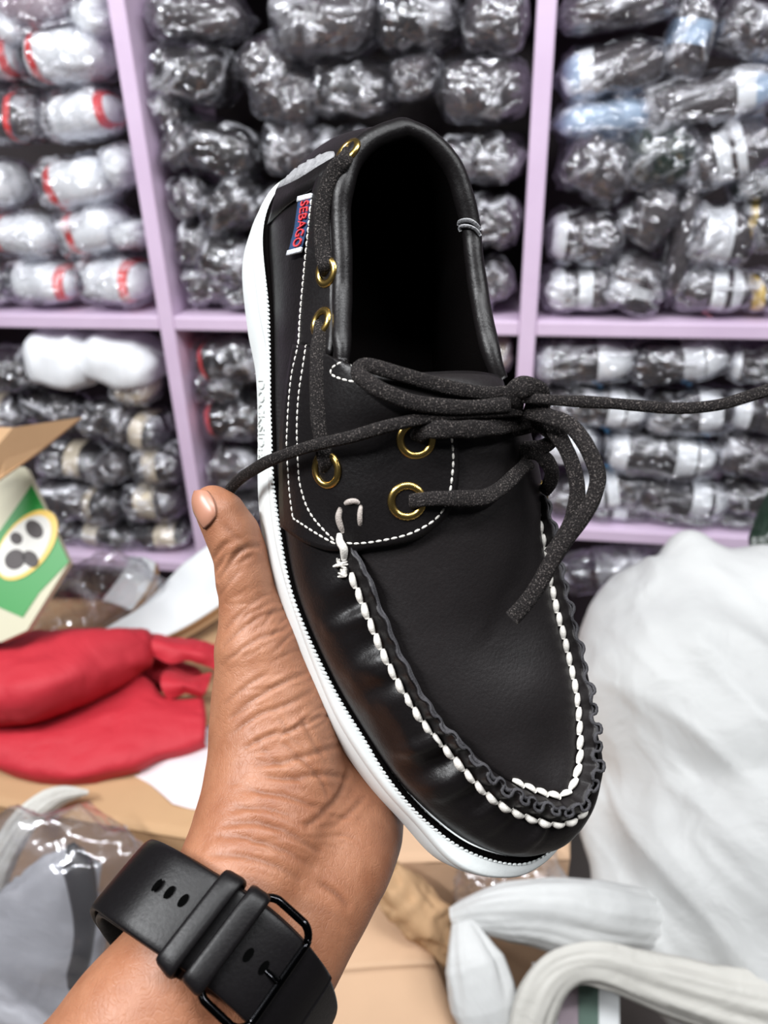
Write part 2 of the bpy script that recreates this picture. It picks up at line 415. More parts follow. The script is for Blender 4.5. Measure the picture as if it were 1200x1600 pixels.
# ---- plug (apron) and instep, inside the seam
LI = np.where((TO[:, 1] > -.021) & (TO[:, 0] > .104) & (np.arange(NU) < NU*0.6))[0]; LI = LI[np.argsort(TO[LI, 0])]
LIo = [i for i in range(NU) if TO[i, 0] > .104]
tip = int(np.argmax(TO[:, 0]))
lat = np.array([TO[i] for i in range(tip+1) if TO[i, 0] > .104])
med = np.array([TO[i] for i in range(NU-1, tip-1, -1) if TO[i, 0] > .104])
TIPX = TO[tip, 0]
def inset_curve(c, sgn):
    t = np.gradient(c, axis=0); t /= np.linalg.norm(t, axis=1)[:, None]
    n = np.c_[-t[:, 1], t[:, 0], np.zeros(len(c))]*sgn
    amt = np.clip((c[:, 0]-.150)/.02, 0, 1)*(.0050+.0035*np.clip((c[:, 0]-.235)/.03, 0, 1))
    return c+n*amt[:, None]
latI = inset_curve(lat, -1); medI = inset_curve(med, 1)
if latI[len(latI)//2, 1] > lat[len(lat)//2, 1]: latI = inset_curve(lat, 1); medI = inset_curve(med, -1)
PI_TIP = max(latI[:, 0].max(), medI[:, 0].max())
xs = .1055+(PI_TIP-.0004-.1055)*(1-(1-np.linspace(0, 1, 90))**1.7)
def at_x(c, x): o = np.argsort(c[:, 0]); return np.stack([np.interp(x, c[o, 0], c[o, k]) for k in range(3)], 1)
A, Bm = at_x(latI, xs), at_x(medI, xs)
NC = 48; e = np.linspace(0, 1, NC); eta = np.sin((e-.5)*np.pi)
dome = np.interp(xs, [.105, .12, .14, .165, .2, .24, .262, .273], [.010, .0175, .022, .0185, .0105, .0045, .0025, .0])
PL = A[:, None]*(0.5-0.5*eta)[None, :, None]+Bm[:, None]*(0.5+0.5*eta)[None, :, None]
PL[..., 0] += ((1-(xs-.1055)/(PI_TIP-.1055))**6)[:, None]*(.0135*np.clip(e/.35, 0, 1)**.7)[None]
PL[..., 2] += dome[:, None]*np.sqrt(np.maximum(0, 1-eta**2))[None]**1.4
PL[..., 2] += (-.0022*np.exp(-(((PL[..., 0]-.205)/.018)**2+((PL[..., 1]+.012)/.022)**2))-.0015*np.exp(-(((PL[..., 0]-.250)/.010)**2+((PL[..., 1]+.022)/.010)**2))+.0012*np.exp(-(((PL[..., 0]-.228)/.014)**2+((PL[..., 1]+.02)/.02)**2)))
plug = sm('plug', PL.reshape(-1, 3), [f[::-1] for f in grid_faces(len(xs), NC)], M_plug)

# everything the pixel rays can land on
bV = np.vstack([WALL.reshape(-1, 3), PL.reshape(-1, 3)])
bF = wallF+grid_faces(len(xs), NC, off=NU*NV)
BVH = BVHTree.FromPolygons([Vector(v) for v in bV], bF)
def hit(px, py, bvh=None):
    d = sray(px, py); r = (bvh or BVH).ray_cast(Vector(SCAM), Vector(d))
    if r[0] is None: return None, None
    n = np.array(r[1]); n = n if np.dot(n, d) < 0 else -n
    return np.array(r[0]), n
def hit_near(px, py, bvh=None):
    p, n = hit(px, py, bvh)
    if p is None:
        for rad in (3, 6, 10, 16, 24, 34):
            for a in range(12):
                p, n = hit(px+rad*math.cos(a*math.pi/6), py+rad*math.sin(a*math.pi/6), bvh)
                if p is not None: return p, n
    return p, n

# ---- lip of the seam: inner face of the plug edge, ruffled edge of the vamp outside it
seam = np.vstack([lat[lat[:, 0] > .163], med[med[:, 0] > .150][::-1][1:]])
seam = spline(seam, 420)
tg = np.gradient(seam, axis=0); tg /= np.linalg.norm(tg, axis=1)[:, None]
inn = np.c_[-tg[:, 1], tg[:, 0], np.zeros(len(seam))]
if inn[10, 1] > 0: inn = -inn
inn /= np.linalg.norm(inn, axis=1)[:, None]
sarc = np.r_[0, np.cumsum(np.linalg.norm(np.diff(seam, axis=0), axis=1))]
toe = np.clip((seam[:, 0]-.222)/.035, 0, 1)
endf = np.clip(np.minimum(sarc, sarc[-1]-sarc)/.012, 0.25, 1)
wid = .0050+.0035*np.clip((seam[:, 0]-.235)/.03, 0, 1)
amp = (.0004+.0013*toe)*(1+.3*vnoise(np.c_[sarc*150, sarc*0, sarc*0], 8))
medial = (np.arange(len(seam)) > len(seam)*0.56)
amp = amp+np.where(medial, .0005, 0)
ph = sarc*2*np.pi/.0076+2.2*vnoise(np.c_[sarc*38, sarc*0, sarc*0+2], 9)
hl = (.0076+.0006*np.sin(ph*.5)+.0006*vnoise(np.c_[sarc*200, sarc*0, sarc*0+7], 4))*endf
K = 7; rows = []
for k in range(K):
    v = k/(K-1)
    off = .0004+wid*(.05+.42*v)+amp*v*np.sin(ph)
    rows.append(seam+inn*off[:, None]+up*(hl*v-.0006)[:, None]+tg*(-.0008*np.sin(2*ph)*v*v*(.25+.75*toe))[:, None])
R_ = np.stack(rows, 1)
ruf = sm('ruffled_edge', R_.reshape(-1, 3), grid_faces(len(seam), K), [M_leather, M_cut]); mod(ruf, 'SOLIDIFY', thickness=.0011, offset=0, material_offset_rim=1)
rows = []
for k in range(K):
    v = k/(K-1); off = wid*(1-.05-.34*v)+.35*amp*v*np.sin(ph)
    rows.append(seam+inn*off[:, None]+up*((hl-.0004)*v-.0006)[:, None])
LIP = np.stack(rows, 1)
lip = sm('plug_edge', LIP.reshape(-1, 3), grid_faces(len(seam), K), [M_plug, M_cut]); mod(lip, 'SOLIDIFY', thickness=.0014, offset=0, material_offset_rim=1)

# ---- thick hand stitches along the seam: each one a part
def stitch_mesh(name, a, b, n, r, mat, flat=.75, twist=.0):
    a, b, n = map(np.asarray, (a, b, n)); t = np.linspace(0, 1, 7)[:, None]
    P = a*(1-t)+b*t+n*(r*.55*np.sin(t*np.pi))
    rr = r*(.35+.65*np.sin(np.pi*(t[:, 0]*.86+.07))**.7)
    return tube(P, rr, n, 8, flat)
lat_n = int(np.argmax(seam[:, 0]))
def row_of_stitches(P, N, L, r, name, slant=.0):
    s = np.r_[0, np.cumsum(np.linalg.norm(np.diff(P, axis=0), axis=1))]; n = max(1, int(round(s[-1]/L)))
    f = lambda q, X: np.array([np.interp(q, s, X[:, k]) for k in range(3)])
    for i in range(n):
        a, b = (i+.03)/n*s[-1], (i+.97)/n*s[-1]
        nn = f((a+b)/2, N); nn /= np.linalg.norm(nn); pa, pb = f(a, P), f(b, P)
        sd = np.cross(pb-pa, nn); sd /= np.linalg.norm(sd)
        V, Fc = stitch_mesh('', pa+sd*slant, pb-sd*slant, nn, r*random.uniform(.9, 1.1), M_thread)
        sm(name, V, Fc, M_thread)
OUTN = -inn*.75+up*.65
outer = seam-inn*.0003+up*.0014
i0, i1 = 18, lat_n+16
row_of_stitches(outer[i0:i1], OUTN[i0:i1], .0056, .00135, 'stitch', .0005)
inner = seam+inn*(wid+.0004)[:, None]+up*.0016
INN = inn*.6+up*.8
j0 = lat_n-42; j1 = len(seam)-4
row_of_stitches(inner[j0:j1], INN[j0:j1], .0050, .00125, 'stitch', .0005)

# ---- collar roll, lining, insole, tongue
tl_l = [i for i in range(0, NU//2) if TO[i, 0] < .1095][::-1]; tl_m = [i for i in range(NU-1, NU//2, -1) if TO[i, 0] < .119]
CL = spline(np.vstack([TO[tl_l], TO[tl_m]])[::4], 200)
_ci = np.c_[np.array([.072, .003])-CL[:, :2], np.zeros(200)]; _ci /= np.linalg.norm(_ci, axis=1)[:, None]; CL = CL+_ci*.0016
cw = np.interp(np.arange(200), [0, 8, 40, 150, 190, 199], [.0022, .0033, .0037, .0038, .0035, .0026])+.00025*vnoise(np.c_[np.arange(200)*.13, np.zeros(200), np.zeros(200)], 2)
V, Fc = tube(CL-up*.0015, cw, (0, 0, 1), 16); colBVH = BVHTree.FromPolygons([Vector(v) for v in V], [f for f in Fc if len(f) == 4])
sm('collar', V, Fc, M_leather)
nl = 8; cen = np.array([.07, .002, 0]); rows = []
for k in range(nl):
    v = k/(nl-1); q = CL.copy(); q[:, 2] = CL[:, 2]*(1-v)+.025*v-.002*(1-v)
    sh = np.c_[(CL[:, :2]-np.array([CL[:, 0]*0+.075, CL[:, 0]*0+.003]).T), np.zeros(200)]; sh /= np.linalg.norm(sh, axis=1)[:, None]
    q = q-sh*.0030*(1-v)+sh*.0035*v*np.clip((CL[:, 2:3]-.03)/.05, 0, 1)
    rows.append(q)
V = np.stack(rows, 1).reshape(-1, 3)
sm('lining', V, grid_faces(200, nl), M_lining)
ins = ring(3.2, zt+.0012); ins[:, 0] = np.minimum(ins[:, 0], .19); ins[:, 1] = np.where(ins[:, 0] > .185, np.clip(ins[:, 1], -.045, .044), ins[:, 1]); ins[:, 2] = np.minimum(ins[:, 2], .0295); V = np.vstack([ins, [[.15, 0, .028]]])
sm('insole', V, [(i, (i+1) % NS, NS) for i in range(NS)], M_lining)
# tongue: sits under the tabs, its back edge showing inside the opening
ty = np.linspace(-.0235, .031, 24); tx = np.linspace(.117, .165, 14); V = []
for x in tx:
    for y in ty:
        n = (y-.004)/.036; V.append((x-.006*max(n, 0)**2*(x < .12), y, np.interp(x, [.103, .12, .14, .165], [.0885, .0875, .0825, .0735])-.001-.017*abs(n)**2.2))
tongue = sm('tongue', V, grid_faces(14, 24), M_leather); mod(tongue, 'SOLIDIFY', thickness=.0025, offset=-1)

# ---- the outer tab with the eyelets: a panel lying on the quarter and instep
def coons(top, bot, left, right, nu, nv):
    "top: left->right, bot: left->right, left: top->bottom, right: top->bottom (pixels)"
    t, b, l, r = spline(top, nu), spline(bot, nu), spline(left, nv), spline(right, nv)
    u = np.linspace(0, 1, nu)[:, None, None]; v = np.linspace(0, 1, nv)[None, :, None]
    return ((1-v)*t[:, None]+v*b[:, None]+(1-u)*l[None]+u*r[None]
            - ((1-u)*(1-v)*t[0]+u*(1-v)*t[-1]+(1-u)*v*b[0]+u*v*b[-1]))
def panel(name, G, lift, thick, mat, parent=None, sm_it=2):
    nu, nv = G.shape[:2]; P = np.zeros((nu, nv, 3))
    for i in range(nu):
        for j in range(nv):
            p, n = hit_near(*G[i, j]); P[i, j] = p
    for _ in range(sm_it):
        Q = P.copy(); Q[1:-1, 1:-1] = (P[:-2, 1:-1]+P[2:, 1:-1]+P[1:-1, :-2]+P[1:-1, 2:]+2*P[1:-1, 1:-1])/6; P = Q
    n = np.cross(np.gradient(P, axis=0), np.gradient(P, axis=1)); n /= np.linalg.norm(n, axis=-1)[..., None]+1e-12
    vd = P-SCAM; n = np.where((n*vd).sum(-1)[..., None] > 0, -n, n)
    P = P+n*lift
    o = sm(name, P.reshape(-1, 3), grid_faces(nu, nv), mat, parent)
    mod(o, 'SOLIDIFY', thickness=thick, offset=0)
    return o, P
TOPE = [(465, 540), (480, 541), (500, 548), (520, 556), (537, 566)]
RIGE = [(537, 566), (560, 581), (600, 604), (650, 629), (690, 645), (707, 654)]
LEFE = [(465, 540), (456, 590), (449, 640), (445, 690), (444, 740), (444, 785), (446, 822)]
BOTE = [(446, 822), (470, 840), (495, 853), (530, 861), (583, 855), (635, 846), (670, 829), (698, 802), (711, 765), (714, 710), (707, 654)]
tab, TABP = panel('eyelet_tab', coons(TOPE, BOTE, LEFE, RIGE, 40, 40), .0013, .0016, M_leather)
tF = grid_faces(40, 40)
BVH2 = BVHTree.FromPolygons([Vector(v) for v in np.vstack([TABP.reshape(-1, 3), bV])], tF+[tuple(k+1600 for k in f) for f in bF])
# upper band along the top line, carrying the side lace
UL = [(508, 262), (497, 285), (487, 320), (481, 370), (476, 430), (470, 490), (465, 540)]
UR = [(549, 228), (537, 262), (522, 300), (520, 340), (523, 403), (524, 462), (524, 520), (520, 556)]
band, BANDP = panel('top_band', coons([(508, 262), (528, 246), (549, 228)], [(465, 540), (490, 544), (520, 556)], UL, UR, 10, 40), .0007, .0012, M_leather)
V3 = np.vstack([BANDP.reshape(-1, 3), TABP.reshape(-1, 3), bV])
BVH2 = BVHTree.FromPolygons([Vector(v) for v in V3], grid_faces(10, 40)+[tuple(k+400 for k in f) for f in tF]+[tuple(k+2000 for k in f) for f in bF])

# ---- fine machine stitching (each stitch is a few pixels: joined per seam)
def seam_px(name, px, pitch, r, lift=.0006):
    P = spline(px, 120); L3 = []; N3 = []
    for q in P:
        p, n = hit_near(*q, BVH2); L3.append(p+n*lift); N3.append(n)
    L3 = np.array(L3); N3 = np.array(N3); s = np.r_[0, np.cumsum(np.linalg.norm(np.diff(L3, axis=0), axis=1))]
    f = lambda q, X: np.array([np.interp(q, s, X[:, k]) for k in range(3)])
    n = max(2, int(s[-1]/pitch)); mb = MB()
    for i in range(n):
        a, b = (i+.08)/n*s[-1], (i+.86)/n*s[-1]; nn = f((a+b)/2, N3); nn /= np.linalg.norm(nn)
        mb.add(*stitch_mesh('', f(a, L3), f(b, L3), nn, r, M_thread))
    return sm(name, np.vstack(mb.V), mb.F, M_thread, kind='stuff')
seam_px('stitching', [(489, 312), (486, 340), (483, 370), (479, 410), (475, 453), (471, 500), (469, 537), (463, 565), (458, 590), (454, 630), (452, 666), (451, 700), (453, 735), (455, 765), (458, 790), (461, 810)], .0023, .00042)
seam_px('stitching', [(481, 540), (476, 575), (471, 607), (468, 640), (467, 674), (468, 710), (470, 747), (475, 770), (481, 789), (490, 806), (501, 820), (524, 845)], .0023, .00042)
seam_px('stitching', [(460, 809), (475, 819), (490, 829), (508, 840), (526, 850)], .0023, .00042)
seam_px('stitching', [(541, 848), (560, 848), (583, 846), (606, 842), (629, 837), (646, 831), (662, 823), (676, 814), (687, 803), (697, 786), (702, 768), (705, 745), (707, 721), (706, 700), (704, 680)], .0026, .00042)
seam_px('stitching', [(556, 568), (545, 566), (533, 568), (522, 575), (518, 582), (524, 588), (534, 592), (545, 595), (556, 597)], .0024, .00040)

# thick raw-hide cords at the front of the tab
def cord(px, r, lifts, name='stitch', mat=None, flat=.55, bvh=None):
    P = []; N = []
    for (x, y), l in zip(px, lifts):
        p, n = hit_near(x, y, bvh or BVH2); P.append(p+n*l); N.append(n)
    P = spline(P, 12); t = np.linspace(0, 1, 12); rr = r*(.45+.55*np.sin(np.pi*(t*.9+.05))**.6)
    V, Fc = tube(P, rr, np.mean(N, 0), 8, flat); return sm(name, V, Fc, mat or M_thread)
M_rawhide = plain('dull_rawhide', (0.40, 0.35, 0.32), 0.6, var=0.2, scale=500, bump=0.5, bscale=1500)
cord([(534, 792), (532, 806), (535, 822), (537, 832)], .0012, (.0006, .0014, .0012, .0004), mat=M_rawhide)
cord([(539, 787), (548, 783), (556, 782), (563, 786)], .0010, (.0004, .0012, .0012, .0004), mat=M_rawhide)
cord([(565, 788), (564, 800), (564, 812), (563, 823)], .0009, (.0005, .0012, .0012, .0002), mat=M_rawhide)
cord([(531, 833), (532, 845), (536, 858), (542, 873)], .0014, (.0006, .0022, .0022, .0010))
# frayed knot ends of the thread
for (x, y) in ((534, 882), (541, 899)):
    p, n = hit_near(x, y, BVH2); mb = MB()
    for k in range(9):
        d = rng.normal(0, 1, 3); d -= n*np.dot(d, n)*.5; d /= np.linalg.norm(d)
        mb.add(*tube([p+n*.0008, p+n*.0016+d*.0012, p+n*.001+d*.0026], (.0007, .0006, .0003), n+.01, 5))
    sm('thread_end', np.vstack(mb.V), mb.F, M_thread)

# ---- eyelets
def eyelet(px, py, r, tube_r=.00115, nrm_=None, lift=.0006, bvh=None):
    p, n = hit_near(px, py, bvh or BVH2)
    if nrm_ is not None: n = np.asarray(nrm_, float); n /= np.linalg.norm(n)
    a = np.cross(n, [0.3, .2, .9]); a /= np.linalg.norm(a); b = np.cross(n, a); c = p+n*lift
    th = np.linspace(0, 2*np.pi, 40, endpoint=False)
    P = c+r*(np.cos(th)[:, None]*a+np.sin(th)[:, None]*b)
    V, Fc = tube(P, tube_r*1.25, n, 10, .75, closed=True)
    o = sm('eyelet', V, Fc, M_gold)
    V = np.vstack([[c-n*.0004], c-n*.0004+(r-.0004)*(np.cos(th)[:, None]*a+np.sin(th)[:, None]*b)])
    sm('eyelet_hole', V, [(0, 1+i, 1+(i+1) % 40) for i in range(40)], M_lining, o)
    return p, n
eyelet(512, 734, .0052, .00105); eyelet(650, 687, .0052, .00105); eyelet(636, 783, .0052, .00105)
eyelet(504, 504, .0040); eyelet(512, 426, .0040); eyelet(546, 238, .0038)
eyelet(850, 768, .0044)

# ---- woven label
def bilin(c, u, v): tl, tr, br, bl = map(np.asarray, c); return (1-u)*(1-v)*tl+u*(1-v)*tr+u*v*br+(1-u)*v*bl
TAGC = [(470, 309), (490, 304), (477, 396), (457, 401)]
def tag_pt(u, v, lift):
    q = bilin(TAGC, u, v); p, n = hit_near(*q, BVH2); return p+n*(lift+.0012*max(0, v-.55)*2.2)
G = [tag_pt(u, v, .0007) for u in np.linspace(0, 1, 6) for v in np.linspace(0.07, .93, 14)]
tagp = sm('woven_label', G, grid_faces(6, 14), M_navy); mod(tagp, 'SOLIDIFY', thickness=.0006, offset=0)
for v0, v1 in ((0, .085), (.915, 1.0)):
    G = [tag_pt(u, v, .0009) for u in np.linspace(-.03, 1.03, 6) for v in np.linspace(v0, v1, 4)]
    o = sm('label_hem', G, grid_faces(6, 4), M_tagw, tagp); mod(o, 'SOLIDIFY', thickness=.0009, offset=0)
def text_mesh(txt):
    cu = bpy.data.curves.new('t', 'FONT'); cu.body = txt; cu.resolution_u = 3; ob = bpy.data.objects.new('t', cu); COL.objects.link(ob)
    dg = bpy.context.evaluated_depsgraph_get(); me = bpy.data.meshes.new_from_object(ob.evaluated_get(dg))
    V = np.array([v.co[:] for v in me.vertices]); Fc = [tuple(p.vertices) for p in me.polygons]
    bpy.data.objects.remove(ob); bpy.data.curves.remove(cu); bpy.data.meshes.remove(me)
    V -= V.min(0); V[:, :2] /= V[:, :2].max(0); return V, Fc
tV, tFc = text_mesh('SEBAGO')
G = [tag_pt(.36+.60*y, .11+.78*x, .0014) for x, y, _ in tV]
o = sm('label_lettering', G, tFc, M_red, tagp, smooth=False); mod(o, 'SOLIDIFY', thickness=.0005, offset=0)

# ---- raised lettering on the outer sole wall
soleBVH = BVHTree.FromPolygons([Vector(v[:]) for v in (x.co for x in sole.data.vertices)], [tuple(p.vertices) for p in sole.data.polygons])
tV, tFc = text_mesh('DOCKSIDES')
G = []
for x, y, _ in tV:
    q = bilin([(404.5, 593), (414.5, 593), (414, 722), (404.5, 722)], y, x); p, n = hit_near(*q, soleBVH); G.append(p+n*.0001)
M_emb = plain('embossed_rubber', (0.66, 0.68, 0.66), 0.5, var=0.03)
o = sm('sole_lettering', G, tFc, M_emb, sole, smooth=False); mod(o, 'SOLIDIFY', thickness=.0010, offset=0)

# ---- ribbed strip between sole and upper (hundreds of teeth: one part)
mb = MB(); LB = spline(OUT, 2400, True); per = float(np.linalg.norm(np.diff(np.vstack([LB, LB[:1]]), axis=0), axis=1).sum()); nt = int(per/.0019)
FL = spline(np.vstack([FE, FE[:1]])[::2], nt+1)[:-1]
ft = np.roll(FL, -1, 0)-np.roll(FL, 1, 0); ft /= np.linalg.norm(ft, axis=1)[:, None]; fo = np.c_[-ft[:, 1], ft[:, 0], np.zeros(nt)]
cenp = np.array([.14, 0, 0]); fo = np.where(((FL-cenp)*fo).sum(1)[:, None] < 0, -fo, fo); fo[:, 2] = 0
FL = FL+fo*(.0016*np.clip((FL[:, 0:1]-.232)/.03, 0, 1)); _ni = np.argmin(((FL[:, None, :2]-B[None])**2).sum(-1), 1); FL[:, 2] = np.maximum(FL[:, 2], zt[_ni]-.0002)
for i in range(nt):
    c = FL[i]; t = ft[i]; n = fo[i]; w = .00042; sl = .0007
    lo = c-up*.0008+n*.0027; hi = c+up*.0011+n*.0021
    V = [lo-t*w, lo+t*w, hi+t*(w+sl), hi-t*(w-sl), lo-t*w-n*.003, lo+t*w-n*.003, hi+t*(w+sl)-n*.0026, hi-t*(w-sl)-n*.0026]
    mb.add(V, [(0, 1, 2, 3), (3, 2, 6, 7), (0, 3, 7, 4), (1, 5, 6, 2), (0, 4, 5, 1), (4, 7, 6, 5)])
V, Fc = tube(FL+fo*.0005+up*.0005, .0012, (0, 0, 1), 8, closed=True); sm('welt', V, Fc, M_lining)
sm('ribbed_strip', np.vstack(mb.V), mb.F, M_sole, smooth=False, kind='stuff')

# ---- heel patch: strip of leather lifted off at the back
M_silver = plain('worn_grey_backing', (0.27, 0.27, 0.28), 0.5, var=0.5, scale=500, bump=0.8, bscale=1200)
def cps(px, py, d): return c2s(cp(px, py, d))
def hpt(x, y, lift, back=0.0):
    p, n = hit_near(x, y); c = s2c(p); q = cps(x, y, c[2]+back); return q+n*lift
h0 = [hpt(422, 352, .0006), hpt(452, 322, .0006), hpt(486, 300, .0006), hpt(520, 275, .0006)]
h1 = [hpt(438, 298, .0012), hpt(470, 284, .0012), hpt(503, 264, .0012), hpt(526, 250, .0010)]
h2 = [hpt(443, 288, .001, .003), hpt(470, 265, .001, .004), hpt(500, 249, .001, .004), hpt(524, 241, .001, .003)]
V = np.vstack([spline(h0, 20), spline(h1, 20)]); o = sm('heel_patch', V, grid_faces(2, 20), M_leather); mod(o, 'SOLIDIFY', thickness=.0012, offset=0)
e2 = spline(h2, 20)+rng.normal(0, .00035, (20, 3)); e1 = spline(h1, 20)
V = np.vstack([e1, (e1+e2)/2+rng.normal(0, .0003, (20, 3)), e2]); o2 = sm('heel_patch_edge', V, grid_faces(3, 20), M_silver, o); mod(o2, 'SOLIDIFY', thickness=.0010, offset=0)

# worn fold on the inner collar
for dy in (0, 9):
    cord([(716, 352+dy), (722, 346+dy), (732, 345+dy), (742, 351+dy), (749, 360+dy)], .0010, (.0006, .001, .001, .0008, .0006), 'collar_seam', M_silver, .5, colBVH)

# ---- laces (flat suede straps)
def lace(name, pts, r=.0027, flat=.42, lab=None, n=90, up0=None, pw=3.0):
    P = []; 
    for q in pts:
        if len(q) == 4: P.append(cps(q[0], q[1], q[3]))
        else:
            p, nn = hit_near(q[0], q[1], BVH2); d = sray(*q[:2]); P.append(p-d*q[2]*mm)
    P = spline(P, n); U = []
    for p in P: d = SCAM-p; U.append(d/np.linalg.norm(d))
    if up0 is not None: U = np.array(U)*.6+np.asarray(up0)*.8
    t = np.linspace(0, 1, n); w = r*(1+.10*vnoise(np.c_[t*9, t*0, t*0+len(pts)], 6))
    V, Fc = tube(P, w, np.array(U), 12, flat, pw); return sm(name, V, Fc, M_lace)
lace('lace', [(546, 238, 1.0), (538, 250, 4.2), (524, 266, 5.0), (511, 292, 5), (504, 325, 4.6), (503, 355, 4.2), (505, 390, 3.6), (510, 415, 2.4), (512, 427, -1)], .0028)
lace('lace', [(504, 505, -1), (502, 520, 2), (498, 560, 2.6), (497, 600, 2.6), (499, 650, 2.6), (504, 690, 2.5), (511, 722, 1.6), (513, 735, -1)], .0029)
lace('lace', [(340, 792, 0, .316), (368, 755, 0, .302), (398, 733, 0, .284), (428, 717, 0, .267), (490, 696, 0, .2525), (547, 683, 0, .2455), (598, 668, 0, .2435), (650, 656, 0, .2445), (700, 648, 0, .247), (760, 644, 0, .2515), (812, 640, 0, .2555)], .0021, .75)
lace('lace', [(650, 690, -1), (655, 680, 2.2), (672, 672, 4.5), (705, 671, 6), (750, 670, 7), (800, 663, 8), (838, 655, 0, .264)], .0028)
lace('lace', [(638, 785, -1), (650, 782, 1.6), (676, 779, 3.2), (700, 779, 4), (730, 779, 4.5), (756, 777, 5), (780, 765, 5.5), (797, 750, 6), (812, 735, 5), (826, 722, 4)], .0026)
# bow: loop to the left
lace('lace_bow', [(800, 615, 0, .2555), (760, 615, 0, .2525), (702, 606, 0, .2475), (629, 586, 0, .2435), (580, 572, 0, .2425), (563, 574, 0, .2425), (561, 585, 0, .2415), (575, 597, 0, .2405), (600, 612, 0, .240), (650, 630, 0, .242), (722, 637, 0, .247), (795, 632, 0, .2525)], .0026, .6, n=120)
lace('lace_knot', [(806, 650, 0, .262), (801, 632, 0, .254), (806, 612, 0, .2505), (822, 604, 0, .2495), (840, 612, 0, .252), (846, 630, 0, .257), (838, 648, 0, .262)], .0034, .5)
lace('lace', [(815, 622, 0, .2515), (850, 624, 0, .2505), (880, 626, 0, .250), (950, 630, 0, .249), (1000, 634, 0, .248), (1060, 638, 0, .247), (1120, 633, 0, .246), (1170, 619, 0, .245), (1260, 590, 0, .243)], .0019, .7)
lace('lace', [(820, 640, 0, .256), (860, 652, 0, .252), (890, 664, 0, .249), (912, 690, 0, .247), (928, 722, 0, .246), (934, 748, 0, .246), (926, 780, 0, .2465), (908, 810, 0, .248), (888, 838, 0, .250), (864, 874, 0, .252), (838, 920, 0, .254), (815, 950, 0, .256), (800, 966, 0, .257)], .0026, .55)
lace('lace', [(826, 648, 0, .262), (856, 662, 0, .260), (878, 690, 0, .258), (894, 725, 0, .257), (902, 765, 0, .256), (897, 800, 0, .256), (880, 840, 0, .257), (860, 868, 0, .258)], .0026, .5)
lace('lace', [(800, 672, 0, .266), (835, 664, 0, .263), (858, 672, 0, .263), (864, 684, 0, .266), (850, 697, 0, .270), (820, 700, 0, .272)], .0026, .5)
lace('lace', [(800, 712, 0, .272), (825, 705, 0, .270), (848, 714, 0, .271), (862, 736, 0, .274), (858, 757, 0, .279), (850, 767, 0, .284)], .0026, .5)
# ================================================================== THE HAND (a left hand, palm up, the shoe lying in it)
def L(*p): return s2c(np.array(p)*mm)                        # shoe-local millimetres -> camera axes
hv = 0.0009
fld = Field(np.array([-.275, -.030, .192]), np.array([.080, .285, .372]), hv)
PX = cp
# thumb
fld.chain([PX(331, 786, .300), PX(345, 803, .300), PX(364, 836, .301), PX(376, 868, .302), PX(382, 905, .302), PX(393, 955, .303), PX(408, 1020, .304), PX(425, 1100, .306)],
          [.0070, .0088, .0099, .0098, .0104, .0118, .0155, .0200], .0035)
# thenar, heel of the hand, wrist, forearm
fld.chain([PX(408, 1020, .304), PX(428, 1110, .305), PX(432, 1190, .300), PX(425, 1260, .292), PX(405, 1330, .281), PX(372, 1400, .270), PX(318, 1480, .258), PX(230, 1600, .247), PX(60, 1800, .240), PX(-260, 2200, .236)],
          [.0155, .0215, .0235, .0240, .0235, .0215, .0215, .0235, .0270, .031], .010)
fld.chain([PX(555, 1235, .318), PX(540, 1295, .306), PX(515, 1350, .294), PX(478, 1420, .281), PX(430, 1500, .269), PX(350, 1620, .256), PX(190, 1820, .247), PX(-120, 2230, .242)],
          [.0165, .0205, .0205, .0195, .0200, .0225, .0260, .030], .010)
fld.chain([PX(480, 1200, .318), PX(480, 1300, .304), PX(440, 1390, .284), PX(380, 1480, .268), PX(280, 1620, .254)], [.020, .021, .019, .0195, .0220], .012)
# palm under the sole and four fingers curled beneath it
palm = [L(206, 30, -17), L(192, 8, -17), L(208, -8, -16), L(225, 10, -17)]
fld.chain([PX(500, 1180, .322), L(190, 34, -15), L(160, 22, -14)], [.018, .0135, .012], .012)
fld.chain([PX(520, 1220, .322), L(206, 26, -15.5), L(178, 6, -14)], [.018, .0135, .012], .012)
fld.chain([PX(540, 1240, .322), L(222, 20, -15), L(198, -8, -13)], [.017, .013, .0115], .012)
fld.chain([PX(555, 1260, .320), L(238, 14, -13), L(217, -16, -11)], [.016, .012, .0105], .012)
for pts, rr in (([(160, 22, -14), (142, -8, -12), (132, -30, -9.5), (131, -41, -3)], (.0105, .0092, .0085, .0072)),
                ([(178, 6, -14), (163, -24, -12), (156, -42, -9), (157, -51, -1)], (.0108, .0094, .0086, .0074)),
                ([(198, -8, -13), (186, -36, -11), (182, -50, -8), (184, -57, 0)], (.0102, .0090, .0082, .0070)),
                ([(217, -16, -11), (209, -42, -9.5), (208, -54, -6), (211, -60, 1)], (.0090, .0078, .0070, .0062))):
    fld.chain([L(*p) for p in pts], rr, .003)
HV, HQ = fld.mesh()
HV = relax(HV, HQ, 3, .5)
HN = vnormals(HV, HQ)
